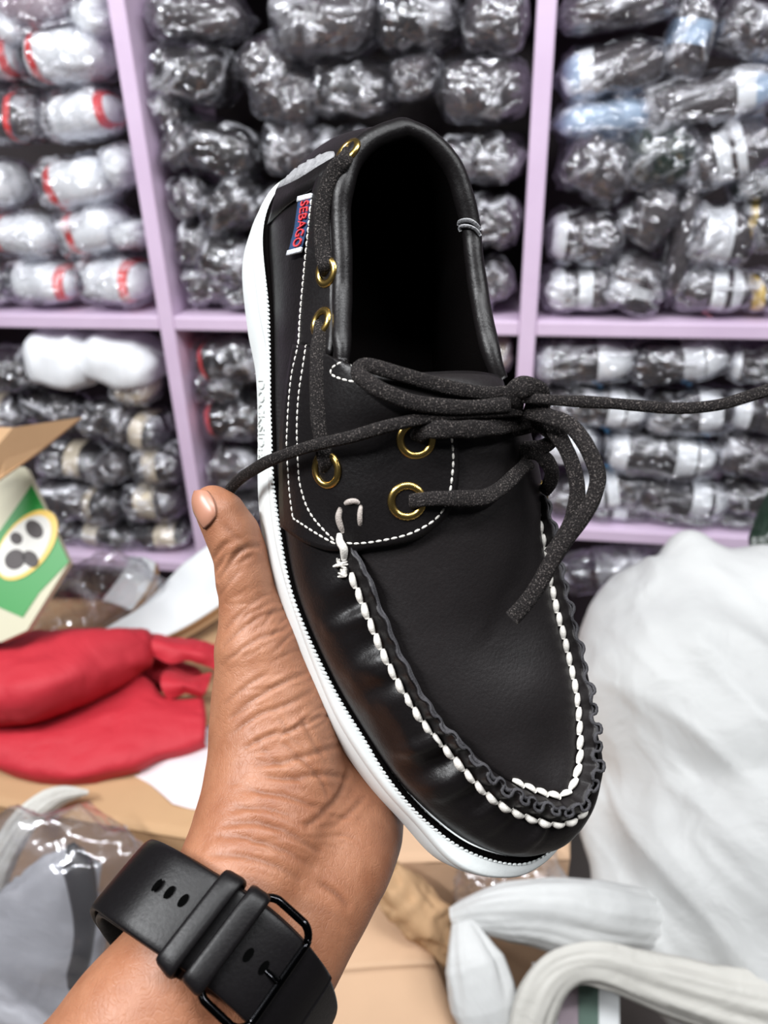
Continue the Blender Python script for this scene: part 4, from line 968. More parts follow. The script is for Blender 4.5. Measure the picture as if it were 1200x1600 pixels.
# (x, y, width, height, tilt, body colour, bands [(u0,u1,colour)], extra)   u runs -1..1 from left to right; pixels of the photograph
PK = {
 'upper left': [
  (60, 12, 130, 70, 4, 'lilac', [], ''), (10, 42, 90, 60, 20, 'white', [], ''), (162, 30, 62, 90, 70, 'white', [], ''),
  (5, 90, 80, 84, -2, 'white', [(.55, .78, 'red')], 's'), (112, 88, 150, 92, -3, 'white', [(-.64, -.42, 'red')], 's'),
  (38, 185, 105, 88, 4, 'grey', [(-.12, .08, 'red')], ''), (137, 180, 122, 84, -8, 'white', [(.68, .86, 'red')], 's'),
  (8, 288, 70, 76, -3, 'white', [], 's'), (132, 284, 132, 84, -8, 'white', [(-.78, -.50, 'red')], 's'), (204, 258, 58, 78, -60, 'white', [], ''),
  (45, 366, 116, 74, 2, 'white', [(-.72, -.46, 'red')], 's'), (152, 358, 112, 82, -12, 'white', [(-.62, -.36, 'red')], 's'), (217, 366, 44, 80, 80, 'white', [], ''),
  (2, 445, 66, 84, 10, 'grey', [], ''), (78, 442, 118, 76, 2, 'white', [(.55, .78, 'red')], 's'), (190, 442, 116, 86, 1, 'white', [(.45, .68, 'red')], 's')],
 'upper middle': [
  (292, 30, 190, 78, 4, 'grey', [], ''), (306, 118, 130, 96, 4, 'black', [], ''), (232, 178, 66, 86, 70, 'grey', [], ''), (426, 110, 92, 104, 60, 'grey', [], ''),
  (515, 40, 170, 110, -6, 'grey', [], ''), (655, 34, 130, 100, 0, 'black', [], ''), (782, 36, 118, 92, 8, 'grey', [], ''),
  (452, 152, 110, 88, 10, 'grey', [], ''), (560, 142, 130, 88, 4, 'black', [], ''), (648, 120, 66, 92, 80, 'grey', [], ''), (762, 142, 150, 104, 0, 'grey', [], ''),
  (352, 234, 132, 84, 14, 'black', [], ''), (462, 232, 86, 84, 0, 'grey', [], ''), (256, 226, 74, 84, 30, 'grey', [], ''), (540, 240, 100, 80, 0, 'black', [], ''),
  (284, 308, 84, 74, -20, 'grey', [], ''), (368, 320, 104, 84, -30, 'black', [], ''), (440, 330, 80, 80, 0, 'black', [], ''),
  (298, 380, 84, 74, 10, 'grey', [], ''), (362, 405, 100, 84, 20, 'black', [], ''), (320, 455, 110, 78, -10, 'grey', [], ''), (395, 468, 90, 60, 0, 'black', [], ''),
  (770, 248, 122, 80, -3, 'black', [], ''), (782, 345, 96, 84, 4, 'grey', [], ''), (790, 438, 84, 76, -20, 'grey', [], ''), (735, 470, 80, 60, 0, 'black', [], '')],
 'upper right': [
  (955, 16, 190, 62, -6, 'grey', [], ''), (1075, 62, 128, 78, -80, 'grey', [(-.2, .35, 'blue')], ''), (1170, 48, 110, 92, 14, 'grey', [], ''),
  (950, 112, 176, 88, -8, 'grey', [(-.98, -.62, 'blue'), (-.62, -.34, 'white')], ''), (945, 184, 164, 66, -6, 'blue', [], ''), (1105, 156, 220, 84, -9, 'grey', [(.34, .60, 'white'), (.60, .97, 'blue')], ''),
  (918, 262, 132, 112, 30, 'grey', [], ''), (1025, 246, 120, 110, 0, 'green', [], ''), (1135, 242, 140, 100, -18, 'grey', [(-.30, .0, 'white'), (.12, .32, 'white')], ''),
  (1180, 285, 80, 70, 0, 'green', [], ''),
  (905, 370, 128, 88, 2, 'grey', [(-.9, -.55, 'white')], ''), (1018, 330, 96, 96, -60, 'grey', [], ''), (1062, 372, 190, 50, -86, 'grey', [], ''), (1116, 368, 110, 100, 4, 'grey', [(-.5, .3, 'white')], ''), (1186, 352, 76, 84, 6, 'black', [(-.7, -.42, 'yellow')], ''),
  (905, 452, 130, 78, 0, 'grey', [(-.86, -.52, 'white'), (-.18, .18, 'white')], ''), (990, 440, 90, 104, -75, 'grey', [(-.3, .1, 'white')], ''), (1110, 452, 120, 80, 2, 'grey', [(-.1, .26, 'white'), (.42, .72, 'white')], 'p'), (1188, 462, 66, 70, -10, 'grey', [(-.8, -.3, 'yellow')], '')],
 'lower right': [
  (838, 562, 62, 74, 0, 'white', [], ''), (912, 562, 160, 74, -2, 'black', [(.18, .52, 'white'), (.52, .97, 'white')], 'b'), (1058, 560, 160, 74, -6, 'black', [(.02, .42, 'white'), (.45, .97, 'white')], 'b'), (1180, 566, 90, 64, 0, 'black', [(-.9, -.6, 'white')], ''),
  (850, 625, 90, 64, 0, 'grey', [], ''), (940, 632, 150, 70, 6, 'black', [(.1, .45, 'white'), (.5, .97, 'white')], 'b'), (1075, 640, 140, 74, -4, 'black', [(.2, .7, 'white')], 'b'), (1180, 640, 100, 70, 3, 'black', [(-.95, -.45, 'white')], ''),
  (890, 690, 90, 74, 0, 'white', [], ''), (1030, 706, 180, 76, 3, 'black', [(-.95, -.62, 'white'), (.22, .58, 'white'), (.62, .97, 'white')], 'b'), (1170, 705, 110, 80, 8, 'grey', [(.5, .9, 'white')], ''),
  (950, 762, 120, 66, -8, 'black', [(-.7, -.2, 'white'), (-.1, .2, 'white')], ''), (1065, 772, 150, 68, 6, 'black', [(.1, .5, 'white'), (.6, .97, 'white')], 'b'), (1175, 772, 110, 68, 6, 'black', [], ''),
  (880, 780, 80, 70, 0, 'grey', [], ''), (958, 815, 110, 52, 2, 'grey', [(-.2, .2, 'white')], ''), (1060, 812, 110, 46, 0, 'black', [], ''), (1150, 815, 100, 44, 0, 'black', [], '')],
 'lower left': [
  (112, 558, 112, 92, 10, 'white', [], 'n'), (196, 560, 120, 84, 14, 'white', [(.35, .5, 'yellow')], 'n'), (215, 602, 70, 60, 0, 'cream', [], ''), (28, 575, 90, 70, 0, 'black', [], ''), (12, 640, 90, 60, 0, 'black', [(-.4, .2, 'cream')], ''),
  (90, 636, 100, 60, 8, 'black', [], ''), (172, 650, 90, 60, -6, 'black', [], ''), (222, 668, 90, 68, 10, 'black', [(.0, .5, 'cream')], ''), (120, 715, 110, 62, 4, 'black', [(-.1, .35, 'cream')], ''), (180, 725, 80, 60, -20, 'grey', [], ''), (258, 722, 84, 66, -6, 'black', [(-.5, .1, 'cream')], ''),
  (110, 772, 100, 70, 8, 'grey', [], ''), (170, 782, 80, 66, 0, 'black', [(-.7, -.2, 'cream')], ''), (248, 778, 100, 66, -4, 'grey', [(-.5, .2, 'cream')], ''),
  (100, 840, 90, 70, 0, 'black', [], ''), (180, 856, 110, 64, 2, 'black', [(-.6, -.1, 'cream')], ''), (262, 856, 96, 66, -6, 'black', [(-.1, .6, 'cream')], '')],
 'lower middle': [
  (352, 556, 130, 84, -8, 'black', [(-.92, -.62, 'red')], ''), (362, 648, 124, 74, -4, 'black', [(-.92, -.60, 'red')], ''), (345, 600, 90, 60, 0, 'black', [], ''), (358, 725, 100, 70, 0, 'grey', [], ''), (372, 790, 100, 70, 0, 'black', [], ''),
  (795, 548, 50, 66, 80, 'cream', [], ''), (440, 560, 90, 80, 0, 'black', [], '')],
}
PK['hidden middle'] = [(x_, y_, 100, 80, ((x_*7+y_) % 17)-8, ('black', 'grey')[(x_+y_)//10 % 2], [], '') for x_, y_ in
  [(620, 250), (700, 255), (540, 330), (620, 335), (700, 335), (530, 402), (610, 410), (680, 410), (520, 470), (600, 472), (665, 470), (520, 560), (610, 560), (700, 560), (490, 640), (575, 640), (660, 640), (735, 640), (480, 720), (570, 720), (660, 720), (750, 720), (500, 800), (590, 800), (680, 800), (770, 800), (540, 870), (640, 870), (740, 870)]]
ORD = ['first', 'second', 'third', 'fourth', 'fifth', 'sixth', 'seventh', 'eighth', 'ninth']
CNAME = {'white': 'white shoe', 'grey': 'grey shoe', 'black': 'black shoe', 'lilac': 'mauve shoe', 'blue': 'pale blue shoe', 'green': 'glossy dark green shoe', 'cream': 'cream shoe'}
npk = 0
for bay, items in PK.items():
    rows_ = []
    for it in sorted(items, key=lambda q: q[1]):
        for r in rows_:
            if abs(np.mean([q[1] for q in r])-it[1]) < 36: r.append(it); break
        else: rows_.append([it])
    rows_.sort(key=lambda r: np.mean([q[1] for q in r]))
    for ri, r in enumerate(rows_):
        r.sort(key=lambda q: q[0])
        for ci, (x, y, w, h, tilt, col, bands, ex) in enumerate(r):
            npk += 1; sd = npk % 4; ws = npk % 9
            wdep = .060+.010*((npk*7) % 5)/5
            c = on_plane(x, y, sh(0, wdep, 0), SN); dist = (CM.T @ (c-CAM))[2]; k = dist/F
            lo_s, hi_s = {'left': (-1.0, -.398), 'middle': (-.364, .216), 'right': (.250, .84)}[bay.split()[1]]
            lo_z, hi_z = (1.150, 1.686) if bay.startswith('upper') or (bay.startswith('hidden') and y < 500) else ((.782 if 'right' in bay else .654), 1.123)
            a_ = math.radians(tilt); hs = (abs(math.cos(a_))*w+abs(math.sin(a_))*h)*k/2; hz = (abs(math.sin(a_))*w*.9+abs(math.cos(a_))*h)*k/2
            sc_ = np.dot(c-SO, SE); ov = max(0, lo_s-(sc_-hs))-max(0, (sc_+hs)-hi_s); c = c+SE*ov*.6; fs_ = 1-min(.35, abs(ov)*.8/(2*hs))
            oz = max(0, lo_z-(c[2]-hz))-max(0, (c[2]+hz)-hi_z); c = c+up*oz*.7; fz_ = 1-min(.3, abs(oz)*.6/(2*hz))
            if abs(tilt) < 45: w, h = w*fs_, h*fz_
            else: w, h = w*fz_, h*fs_
            a = math.radians(-tilt); ex_ = SE*math.cos(a)+up*math.sin(a); ez_ = -SE*math.sin(a)+up*math.cos(a); yaw = .10*math.sin(npk*2.3)
            ex_ = ex_*math.cos(yaw)+SN*math.sin(yaw); ex_ -= ez_*np.dot(ex_, ez_); ex_ /= np.linalg.norm(ex_); ey_ = np.cross(ez_, ex_)
            M4 = np.eye(4); M4[:3, :3] = np.stack([ex_, ey_, ez_], 1); M4[:3, 3] = c
            bd = sorted({b[2] for b in bands if b[2] != col})
            lab = 'wrapped '+CNAME[col]+((' with '+' and '.join(bd)+(' band' if len(bd) == 1 else ' bands')) if bd else '')+', '+bay+' bay, '+ORD[ri]+' row, '+ORD[ci]+' from left'
            if bay.startswith('hidden'): lab = 'plastic-wrapped dark shoe on the shelves right behind the held boat shoe'
            t_ = thing('wrapped_shoe', lab, 'shoe', c, 'wrapped shoes behind the boat shoe' if bay.startswith('hidden') else 'plastic-wrapped shoes on the shelves', M4)
            sx, sy, sz = w*k/2*.93, max(.045, min(.075, h*k*.6)), h*k/2*.87
            S = Matrix.Diagonal((sx, sy, sz, 1))
            b_ = add_me('shoe', shoe_me(sd, col), t_, S)
            for u0, u1, bc in bands:
                add_me('band', band_me(sd, u0, u1, bc), t_, S)
            P = shoeP[sd].reshape(NUu, NVv, 3)*[sx, sy, sz]
            if 's' in ex:
                line = P[2:-2, 17]*[1, 1.02, 1.02]+[0, 0, sz*.42]
                V, f = tube(line, .0028, (0, 1, 0), 6); mesh('seam_line', V, f, M_s['seam'], t_, world_in=False)
            if 'b' in ex or 'p' in ex:
                uc = np.mean(bands[0][:2]) if 'b' in ex else .08
                i_ = int((uc+1)/2*(NUu-1)); q = P[i_, 16]*[1, 1.06, 1.06]
                mbk = MB()
                for dx_, dz_, ww in ((-.006, -.004, .005), (.004, .003, .006), (.002, -.010, .004)):
                    mbk.add(*box_vf(q+np.array([dx_, -.002, dz_]), (ww*1.7, .006, ww)))
                mesh('printed_mark', np.vstack(mbk.V), mbk.F, M_s['bluemark' if 'b' in ex else 'pink'], t_, world_in=False)
            if 'n' not in ex:
                add_me('plastic_wrap', wrapM[ws], t_, Matrix.Diagonal((sx*1.04, sy*1.06, sz*1.05, 1)))
            else:
                add_me('paper_wrap', raw_mesh('wrap', pod_points(ws, 'shoe')*(np.array([1.02, 1.1, 1.1])*(1+.07*ridge(pod_points(ws, 'shoe')*1.7, 2, ws)[:, None])), podF, M_s['white']), t_, Matrix.Diagonal((sx*1.04, sy*1.06, sz*1.05, 1)))
# ================================================================== CLUTTER IN FRONT OF THE SHELF
def cardboard(name, col):
    t = NT(name); v = t.coord(); n = t.noise(v, 7, 4); n2 = t.noise(v, 60, 3); st = t.coord((300, 4, 4)); n3 = t.noise(st, 1, 2)
    t.set(Base_Color=t.mix(n, tuple(np.array(col)*.82), tuple(np.minimum(1, np.array(col)*1.12))), Roughness=.75, Normal=t.bump(n3, .12, .001, t.bump(n2, .25, .002)), Specular_IOR_Level=.2); return t.m
M_card = cardboard('brown_cardboard', (0.48, 0.30, 0.165))
M_card2 = cardboard('pale_cardboard', (0.60, 0.40, 0.26))
def cloth(name, col, rough=.8, fs=18, sheen=0, bd=.02):
    t = NT(name); v = t.coord(); n = t.noise(v, fs, 5, .55, 1.2); w = t.noise(v, fs*3, 3, .6, .6); fine = t.noise(v, 500, 2)
    b = t.bump(n, .45, bd*.6); b = t.bump(w, .22, bd*.2, b); b = t.bump(fine, .1, .0008, b)
    t.set(Base_Color=t.mix(n, tuple(np.array(col)*.92), tuple(np.minimum(1, np.array(col)*1.06))), Roughness=rough, Normal=b); return t.m
M_redc = cloth('red_cloth', (0.47, 0.018, 0.032), .7, 9)
M_sack = cloth('white_woven_plastic', (0.56, 0.565, 0.56), .5, 14, bd=.012)
M_sack2 = cloth('cream_woven_plastic', (0.55, 0.535, 0.495), .55, 18, bd=.012)
M_tissue = cloth('pinkish_tissue', (0.72, 0.65, 0.67), .8, 12, bd=.01)
M_white = plain('white_board', (0.74, 0.76, 0.77), .6, var=.03, scale=8)

def carton(name, label, pts_px, z, depth, mat, flaps=True):
    "carton with its top corners at image positions on the plane z; order: back-left, back-right, front-right, front-left"
    T = np.array([on_z(x, y, z) for x, y in pts_px]); t = thing(name, label, 'box', (*T.mean(0)[:2], z-depth))
    c = T.mean(0); cnt = np.r_[T, T-up*depth]
    th = .004
    for k in range(4):                                     # four walls
        a, b = T[k], T[(k+1) % 4]; n = np.cross(b-a, up); n /= np.linalg.norm(n); n = n if np.dot(n, c-a) > 0 else -n
        V, f = quad_prism(a, b, b-up*depth, a-up*depth, n*th); mesh('side', V, f, mat, t, smooth=False)
    a, b, d, e_ = T
    m0, m1 = (a*.5+e_*.5), (b*.5+d*.5)                     # two top flaps meeting in the middle
    for q in ((a, b, m1, m0), (m0+(e_-a)*.004, m1+(d-b)*.004, d, e_)):
        q = np.array(q); n = 14; U = np.linspace(0, 1, n)
        G = np.array([[(1-u)*(1-v)*q[0]+u*(1-v)*q[1]+u*v*q[2]+(1-u)*v*q[3] for v in U] for u in U])
        G[..., 2] += fbm(G*14, 2, 3)*.0016+.001
        o = mesh('top_flap', G.reshape(-1, 3), grid_faces(n, n), mat, t); mod(o, 'SOLIDIFY', thickness=th, offset=0)
    return t, T
# a low bench of cartons
carton('carton', 'large brown cardboard carton beneath the red cloth bundle', [(-120, 930), (480, 950), (420, 1335), (-140, 1236)], .735, .70, M_card)
carton('carton', 'pale cardboard carton behind the wrist at the bottom of the picture', [(425, 1392), (640, 1400), (730, 1640), (300, 1690)], .640, .60, M_card2)
carton('carton', 'brown carton under the toe of the shoe', [(560, 1010), (890, 1010), (890, 1345), (540, 1350)], .690, .65, M_card2)
# lower carton that holds the clear bag
carton('carton', 'brown carton under the clear plastic bag left of the watch', [(-160, 1400), (330, 1480), (270, 1720), (-220, 1720)], .575, .53, M_card)

def sheet(name, label, cat, px, z, mat, rise=.0, amp=.006, freq=12, seed=0, n=22, parent=None, thick=.001):
    "px: 2-D list (rows) of image positions with heights -> a lying or standing sheet"
    rows = [spline([on_z(x, y, z+h)for x, y, h in r], n) for r in px]; rows = np.array(rows)
    G = np.array([spline(rows[:, j], n) for j in range(n)])
    nn = np.cross(np.gradient(G, axis=0), np.gradient(G, axis=1)); nn /= np.linalg.norm(nn, axis=-1)[..., None]+1e-9
    G = G+nn*(ridge(G*freq, 3, seed)*amp)[..., None]
    o = mesh(name, G.reshape(-1, 3), grid_faces(n, n), mat, parent); mod(o, 'SOLIDIFY', thickness=thick, offset=0)
    if label: tag(o, label, cat)
    return o

# ---- red cloth bundle
Z0 = .735
def PZ(x, y, h): return on_z(x, y, Z0+h)
rf = Field(PZ(-150, 1060, 0)+[-.12, -.25, -.02], PZ(345, 1100, 0)+[.10, .30, .20], .0045)
rf.chain([PZ(-140, 1080, .030), PZ(20, 1070, .035), PZ(130, 1060, .032), PZ(200, 1050, .028)], [.036, .038, .034, .024], .012)
rf.chain([PZ(215, 1035, .035), PZ(262, 1050, .030), PZ(300, 1055, .025)], [.028, .020, .014], .008)
rf.chain([PZ(-60, 1150, .010), PZ(100, 1165, .008), PZ(210, 1140, .010), PZ(280, 1130, .008)], [.022, .018, .018, .014], .010)
RV, RQ = rf.mesh(); RV = relax(RV, RQ, 3); RV[:, 2] = np.maximum(RV[:, 2], Z0+.003)
redb = thing('cloth_bundle', 'folded bright red cloth bundle lying on the carton left of the hand', 'cloth', PZ(120, 1120, 0))
mesh('inner_layer', RV, RQ, M_redc, redb)
for sd_, rows_r in enumerate((
  [[(-80, 1012, .05), (60, 988, .07), (150, 984, .08), (222, 983, .085), (236, 990, .08)], [(-80, 1016, .12), (60, 998, .13), (150, 988, .13), (220, 988, .112), (243, 1002, .09)],
   [(-80, 1075, .115), (60, 1062, .13), (150, 1040, .118), (222, 1030, .09), (238, 1036, .07)], [(-80, 1120, .085), (50, 1112, .09), (135, 1085, .085), (205, 1056, .07), (228, 1046, .055)], [(-80, 1140, .045), (30, 1135, .05), (110, 1112, .052), (188, 1076, .05), (216, 1052, .04)]],
  [[(-60, 1118, .030), (60, 1116, .030), (150, 1082, .040), (212, 1052, .052), (262, 1092, .036), (318, 1094, .034)], [(-60, 1150, .050), (70, 1146, .045), (160, 1128, .052), (230, 1108, .052), (280, 1116, .046), (322, 1122, .040)],
   [(-60, 1176, .034), (80, 1204, .028), (150, 1198, .034), (222, 1182, .034), (285, 1164, .032), (320, 1156, .030)], [(-60, 1188, .006), (80, 1222, .004), (150, 1222, .004), (225, 1202, .004), (288, 1180, .004), (320, 1166, .004)]],
  [[(222, 985, .080), (270, 996, .080), (318, 1002, .074), (342, 1010, .066)], [(230, 996, .098), (270, 1012, .090), (316, 1020, .080), (341, 1026, .068)], [(238, 1022, .080), (264, 1036, .072), (300, 1034, .070), (338, 1048, .054)]],
  [[(258, 1046, .046), (292, 1056, .054), (332, 1048, .046)], [(252, 1068, .058), (292, 1070, .062), (324, 1078, .048)], [(262, 1094, .038), (290, 1086, .044), (314, 1092, .036)]])):
    sheet('fold', None, None, rows_r, Z0, M_redc, amp=.0030, freq=16, seed=sd_+2, n=44, parent=redb, thick=.0045)

# ---- tissue, white foam boards, clear bag behind the bundle
sheet('tissue_sheet', 'thin pinkish white tissue lying beside the red cloth and wrist', 'tissue', [[(196, 1205, .006), (270, 1160, .010), (345, 1120, .012)], [(230, 1222, .006), (290, 1200, .016), (360, 1180, .014)], [(270, 1256, .006), (320, 1266, .006), (380, 1270, .006)]], Z0, M_tissue, amp=.003)
def edged_board(name, label, cat, rows, z, seed):
    t = thing(name, label, cat, on_z(rows[1][1][0], rows[1][1][1], z))
    o = sheet('board_face', None, None, rows, z, M_white, amp=.0015, seed=seed, parent=t, thick=.004)
    low = [[(x+3, y+5, h-.012) for x, y, h in rows[-1]], [(x+5, y+14, h-.022) for x, y, h in rows[-1]]]
    sheet('board_edge', None, None, [rows[-1], low[0], low[1]], z, M_card, amp=.0008, seed=seed, parent=t, thick=.003)
edged_board('foam_board', 'large curved white board with brown edge behind the thumb', 'board', [[(352, 838, .10), (290, 880, .09), (225, 945, .07), (160, 985, .05)], [(352, 880, .08), (310, 920, .075), (250, 965, .06), (190, 990, .045)], [(352, 940, .055), (320, 962, .05), (280, 985, .045), (235, 1004, .04)]], Z0, 3)
edged_board('foam_board', 'small white board with brown edge beside the clear bag', 'board', [[(205, 872, .09), (190, 900, .08), (160, 940, .07)], [(225, 872, .09), (210, 905, .08), (180, 945, .07)], [(243, 880, .08), (234, 915, .07), (205, 955, .06)]], Z0, 4)

def crumple(name, label, cat, c, axes, radii, seed, mat=None, amp=.16, nu=40, nv=36, parent=None, freq=2.0, pw=2.6):
    u = np.linspace(-1, 1, nu); a = np.arange(nv)/nv*2*np.pi
    rad = np.maximum(1-np.abs(u)**pw, 0)**(1/pw); rad[0] = rad[-1] = .01
    P = np.stack([np.repeat(u[:, None], nv, 1), rad[:, None]*np.cos(a), rad[:, None]*np.sin(a)], -1)
    n = P/(np.linalg.norm(P, axis=-1)[..., None]+1e-6)
    P = P+n*((ridge(P*freq+seed*3.3, 4, seed)*amp+fbm(P*freq*.6+seed, 2, seed)*amp*.8)[..., None])
    V = c+(P.reshape(-1, 3)*radii) @ np.asarray(axes).T
    o = mesh(name, V, grid_faces(nu, nv, False, True)+[tuple(range(nv))[::-1], tuple(range((nu-1)*nv, nu*nv))], mat or M_wrap, parent)
    if label: tag(o, label, cat)
    return o
def ax_px(x0, y0, x1, y1, d):
    e1 = W(x1, y1, d)-W(x0, y0, d); e1 /= np.linalg.norm(e1); e3 = -CM[:, 2]; e3 = e3-e1*np.dot(e3, e1); e3 /= np.linalg.norm(e3); return np.stack([e1, np.cross(e3, e1), e3], 1)
crumple('plastic_bag', 'crumpled clear plastic bag above the red cloth bundle', 'bag', on_z(140, 940, .80), ax_px(60, 980, 220, 900, 1), (.105, .055, .05), 3, amp=.13)

# ---- printed carton at the left edge
bx = thing('printed_carton', 'cream and green printed carton with oval picture at the left edge', 'box', on_z(-30, 1010, .74))
dA, dB = .96, 1.02
pts = {'tl': W(-120, 700, 1.0), 'tr': W(38, 728, .99), 'rr': W(108, 880, .985), 'br': W(22, 1045, .93), 'bl': W(-150, 1010, .94)}
fn = np.cross(pts['tr']-pts['tl'], pts['br']-pts['tl']); fn /= np.linalg.norm(fn); fn = fn if np.dot(fn, CAM-pts['tl']) > 0 else -fn
fo_ = pts['tl']
def onF(x, y, lift=.0): p = on_plane(x, y, fo_, fn); return p+fn*lift
def poly_prism(P, back):
    P = np.array(P); n = len(P); return np.vstack([P, P+back]), [tuple(range(n)), tuple(range(n, 2*n))[::-1]]+[(i, i+n, (i+1) % n+n, (i+1) % n) for i in range(n)]
M_creamp = plain('cream_print', (0.50, 0.47, 0.34), .5, var=.06, scale=8); M_greenp = plain('green_print', (0.015, 0.22, 0.035), .45, var=.1, scale=10); M_yel = plain('yellow_print', (0.72, 0.48, 0.10), .45); M_whp = plain('white_print', (0.62, 0.60, 0.56), .5, var=.15, scale=40); M_dk = plain('dark_print', (0.03, 0.02, 0.02), .5, var=.3, scale=60)
face = [(-140, 712), (40, 730), (108, 878), (42, 985), (2, 1003), (-150, 1000)]
V, f = poly_prism([onF(*q) for q in face], -fn*.012); mesh('carton_body', V, f, M_creamp, bx, smooth=False)
V, f = poly_prism([onF(x, y, .0012) for x, y in [(50, 758), (70, 795), (108, 878), (60, 925), (32, 965), (30, 900), (-20, 985), (-120, 990), (-120, 900), (0, 835)]], -fn*.0014)
green = [(50, 758), (72, 800), (108, 878), (62, 926), (36, 965), (-10, 945), (-130, 960), (-130, 880), (0, 830)]
V, f = poly_prism([onF(x, y, .0012) for x, y in green], -fn*.0014); mesh('green_panel', V, f, M_greenp, bx, smooth=False)
def ell(cx, cy, rx, ry, rot, lift, n=32):
    r = math.radians(rot); return [onF(cx+rx*math.cos(a)*math.cos(r)-ry*math.sin(a)*math.sin(r), cy+rx*math.cos(a)*math.sin(r)+ry*math.sin(a)*math.cos(r), lift) for a in np.linspace(0, 2*np.pi, n, endpoint=False)]
for nm, (cx, cy, rx, ry, rot, lf, mt) in {'oval_rim': (43, 852, 64, 36, -52, .0026, M_yel), 'oval_picture': (40, 854, 56, 31, -52, .0036, M_whp)}.items():
    V, f = poly_prism(ell(cx, cy, rx, ry, rot, lf), -fn*.0016); mesh(nm, V, f, mt, bx, smooth=False)
for cx, cy, rx, ry in ((56, 828, 12, 16), (28, 842, 9, 10), (26, 875, 17, 15), (50, 874, 11, 14)):
    V, f = poly_prism(ell(cx, cy, rx, ry, -40, .0046, 20), -fn*.0016); mesh('picture_spot', V, f, M_dk, bx, smooth=False)
V = np.array([W(-90, 665, .90), W(20, 668, .90), W(127, 652, .955), W(60, 706, .93), W(0, 748, .90), W(-90, 800, .87)])
nf = np.cross(V[2]-V[0], V[5]-V[0]); nf /= np.linalg.norm(nf)
Vp, f = poly_prism(V, nf*.005); mesh('open_flap', Vp, f, M_card, bx, smooth=False)

# ---- white cloth strip, clear bag with a black shoe, white board: bottom left
def drape(name, label, cat, pts, rad, mat, flat=.5, seed=0, amp=.25, n=90, k=56, up0=None, tubeonly=False):
    P = spline([W(*p) for p in pts], n); r = np.interp(np.linspace(0, 1, n), np.linspace(0, 1, len(rad)), rad)
    V, f = tube(P, r, -CM[:, 2] if up0 is None else up0, k, flat)
    V = V.reshape(n, k, 3); C = P[:, None]; a = np.arange(k)/k*2*np.pi; s_ = np.linspace(0, 1, n)
    q = np.stack([np.repeat((s_*len(pts)*.22)[:, None], k, 1), np.cos(a)[None]*2.0+np.zeros((n, 1)), np.sin(a)[None]*2.0+np.zeros((n, 1))], -1)
    V = C+(V-C)*(1+amp*ridge(q+seed*5.1, 3, seed)[..., None])
    o = mesh(name, V.reshape(-1, 3), f, mat)
    return tag(o, label, cat)
drape('cloth_strip', 'twisted white cloth strip hanging over the carton edge at far left', 'cloth', [(138, 1238, .895), (92, 1244, .885), (48, 1275, .87), (12, 1325, .855), (-20, 1390, .84), (-60, 1480, .83)], [.002, .012, .014, .016, .018, .02], M_sack2, .45, 3, .3)
M_grp = cloth('grey_white_sheet', (0.36, 0.36, 0.39), .6, 10)
bag = thing('plastic_bag', 'clear plastic bag holding a black shoe at the bottom left', 'bag', on_z(100, 1480, .58))
crumple('bag_film', None, None, W(85, 1470, .79), ax_px(60, 1700, 140, 1240, .79), (.135, .095, .045), 5, M_bag, amp=.10, nu=60, nv=50, parent=bag, freq=1.5)
cc = spline([W(110, 1318, .772), W(125, 1365, .765), W(133, 1430, .76), (W(128, 1490, .76)), W(112, 1545, .765)], 24)
V, f = tube(cc, np.interp(np.linspace(0, 1, 24), [0, .15, .35, .6, .9, 1], [.004, .016, .014, .0105, .010, .004]), -CM[:, 2], 14, .7); mesh('black_shoe', V, f, M_s['black'], bag)
crumple('added_pale_sheet', None, None, W(60, 1500, .812), ax_px(20, 1640, 100, 1400, .80), (.105, .062, .02), 8, M_grp, amp=.13, parent=bag, nu=44, nv=40)  # pale sheet added inside to give the film a silvery brightness
V, f = quad_prism(W(205, 1425, .80), W(260, 1440, .80), W(190, 1640, .77), W(118, 1620, .77), CM[:, 2]*.01); o = mesh('white_card', V, f, M_white, smooth=False); tag(o, 'flat white card showing between the clear bag and forearm', 'card')

# ---- crumpled brown paper and grey plastic under the toe
crumple('brown_paper', 'crumpled brown paper along the pale carton behind the wrist', 'paper', W(655, 1425, .84), ax_px(600, 1370, 715, 1490, .84), (.060, .022, .02), 4, M_card, amp=.22)
crumple('plastic_bag', 'grey clear plastic bag just under the toe of the shoe', 'bag', W(790, 1372, .86), ax_px(720, 1390, 850, 1350, .86), (.055, .034, .03), 6, amp=.16)
crumple('plastic_bag', 'crumpled clear bag under the lower shelf board at right', 'bag', on_plane(945, 888, sh(0, .02, 0), SN), ax_px(880, 900, 1010, 880, 1), (.085, .040, .05), 7, amp=.15)
crumple('plastic_bag', 'clear bag below the shelf board beside the sack ear', 'bag', on_plane(1040, 880, sh(0, .06, 0), SN), ax_px(1000, 900, 1080, 880, 1), (.06, .045, .05), 9, amp=.15)

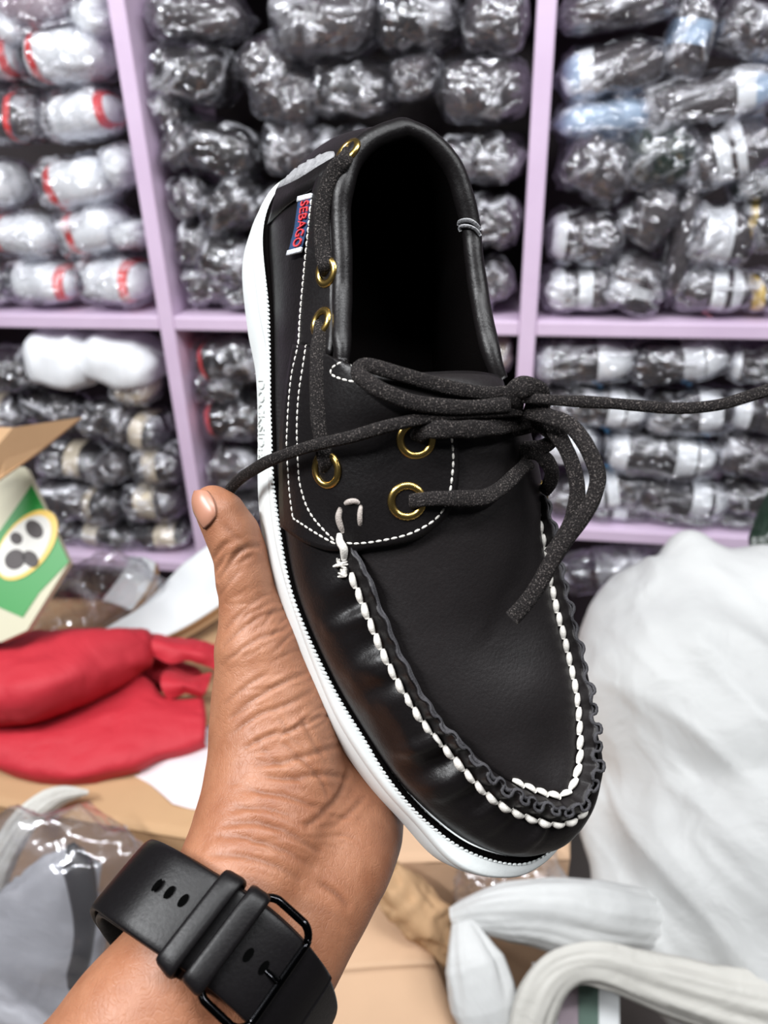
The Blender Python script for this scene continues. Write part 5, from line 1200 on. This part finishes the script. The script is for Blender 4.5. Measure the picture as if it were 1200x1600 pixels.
# ---- white sacks at the right
sf = Field(W(1130, 1200, .92)+[-.30, -.36, -.32], W(1130, 1200, .92)+[.30, .34, .34], .006)
sf.chain([W(1085, 1072, .98), W(1130, 1150, .945)], [.150, .145], .04)
sf.chain([W(1120, 1190, .96), W(1165, 1320, .905), W(1215, 1440, .885)], [.145, .158, .16], .012)
sf.chain([W(1000, 960, 1.0), W(1090, 970, .98), W(1190, 960, .97)], [.055, .075, .08], .03)
sf.chain([W(1078, 868, .985), W(1092, 905, .97), W(1125, 965, .94)], [.026, .036, .045], .015)
sf.chain([W(935, 1270, .93), W(990, 1440, .86), W(1060, 1475, .83)], [.030, .035, .05], .03)
KV, KQ = sf.mesh(); KV = relax(KV, KQ, 3); KN = vnormals(KV, KQ)
q = (KV-CAM) @ CM
dg_ = np.stack([(q[:, 0]+q[:, 1])*.7, (q[:, 0]-q[:, 1])*.7, q[:, 2]], 1)
KV = KV+KN*(ridge(dg_*[2.2, 9, 5]+2, 2, 31)*.0085+ridge(dg_*[6, 24, 12], 2, 33)*.0022)[:, None]
tag(mesh('white_sack', KV, KQ, M_sack), 'large bulging white woven sack with a tied ear at the right', 'sack')
drape('sack_neck', 'thick twist of white sacking running under the big sack', 'sack', [(708, 1436, .80), (770, 1425, .79), (850, 1425, .79), (930, 1440, .80), (1010, 1450, .83)], [.010, .024, .032, .036, .036], M_sack, .7, 5, .16)
drape('sack_strip', 'broad white strip hanging down left of the twisted sacking', 'sack', [(722, 1440, .785), (735, 1490, .77), (752, 1550, .76), (772, 1640, .75)], [.010, .027, .030, .022], M_sack, .5, 7, .12)
drape('sack_fold', 'looped white sack fold along the bottom right edge', 'sack', [(822, 1650, .74), (838, 1570, .745), (872, 1518, .75), (930, 1504, .75), (1010, 1530, .75), (1110, 1560, .745), (1230, 1590, .74)], [.019, .019, .016, .019, .024, .026, .028], M_sack2, .6, 9, .2)
strp = thing('striped_carton', 'small green and white striped packet below the looped sack fold', 'box', W(905, 1620, .77))
M_stg = plain('dull_green', (0.10, 0.16, 0.13), .6)
for k in range(4):
    V, f = quad_prism(W(840+32*k, 1530, .79), W(872+32*k, 1534, .79), W(872+32*k, 1660, .76), W(840+32*k, 1656, .76), CM[:, 2]*.03); mesh('stripe', V, f, (M_white, M_s['lilac'], M_stg, M_white)[k % 4] if k else M_white, strp, smooth=False)
drape('dark_bag', 'dark green bag hanging at the right edge above the sack', 'bag', [(1212, 770, 1.02), (1206, 820, 1.0), (1200, 868, .985), (1215, 890, .98)], [.008, .018, .02, .01], M_s['green'], .6, 2)
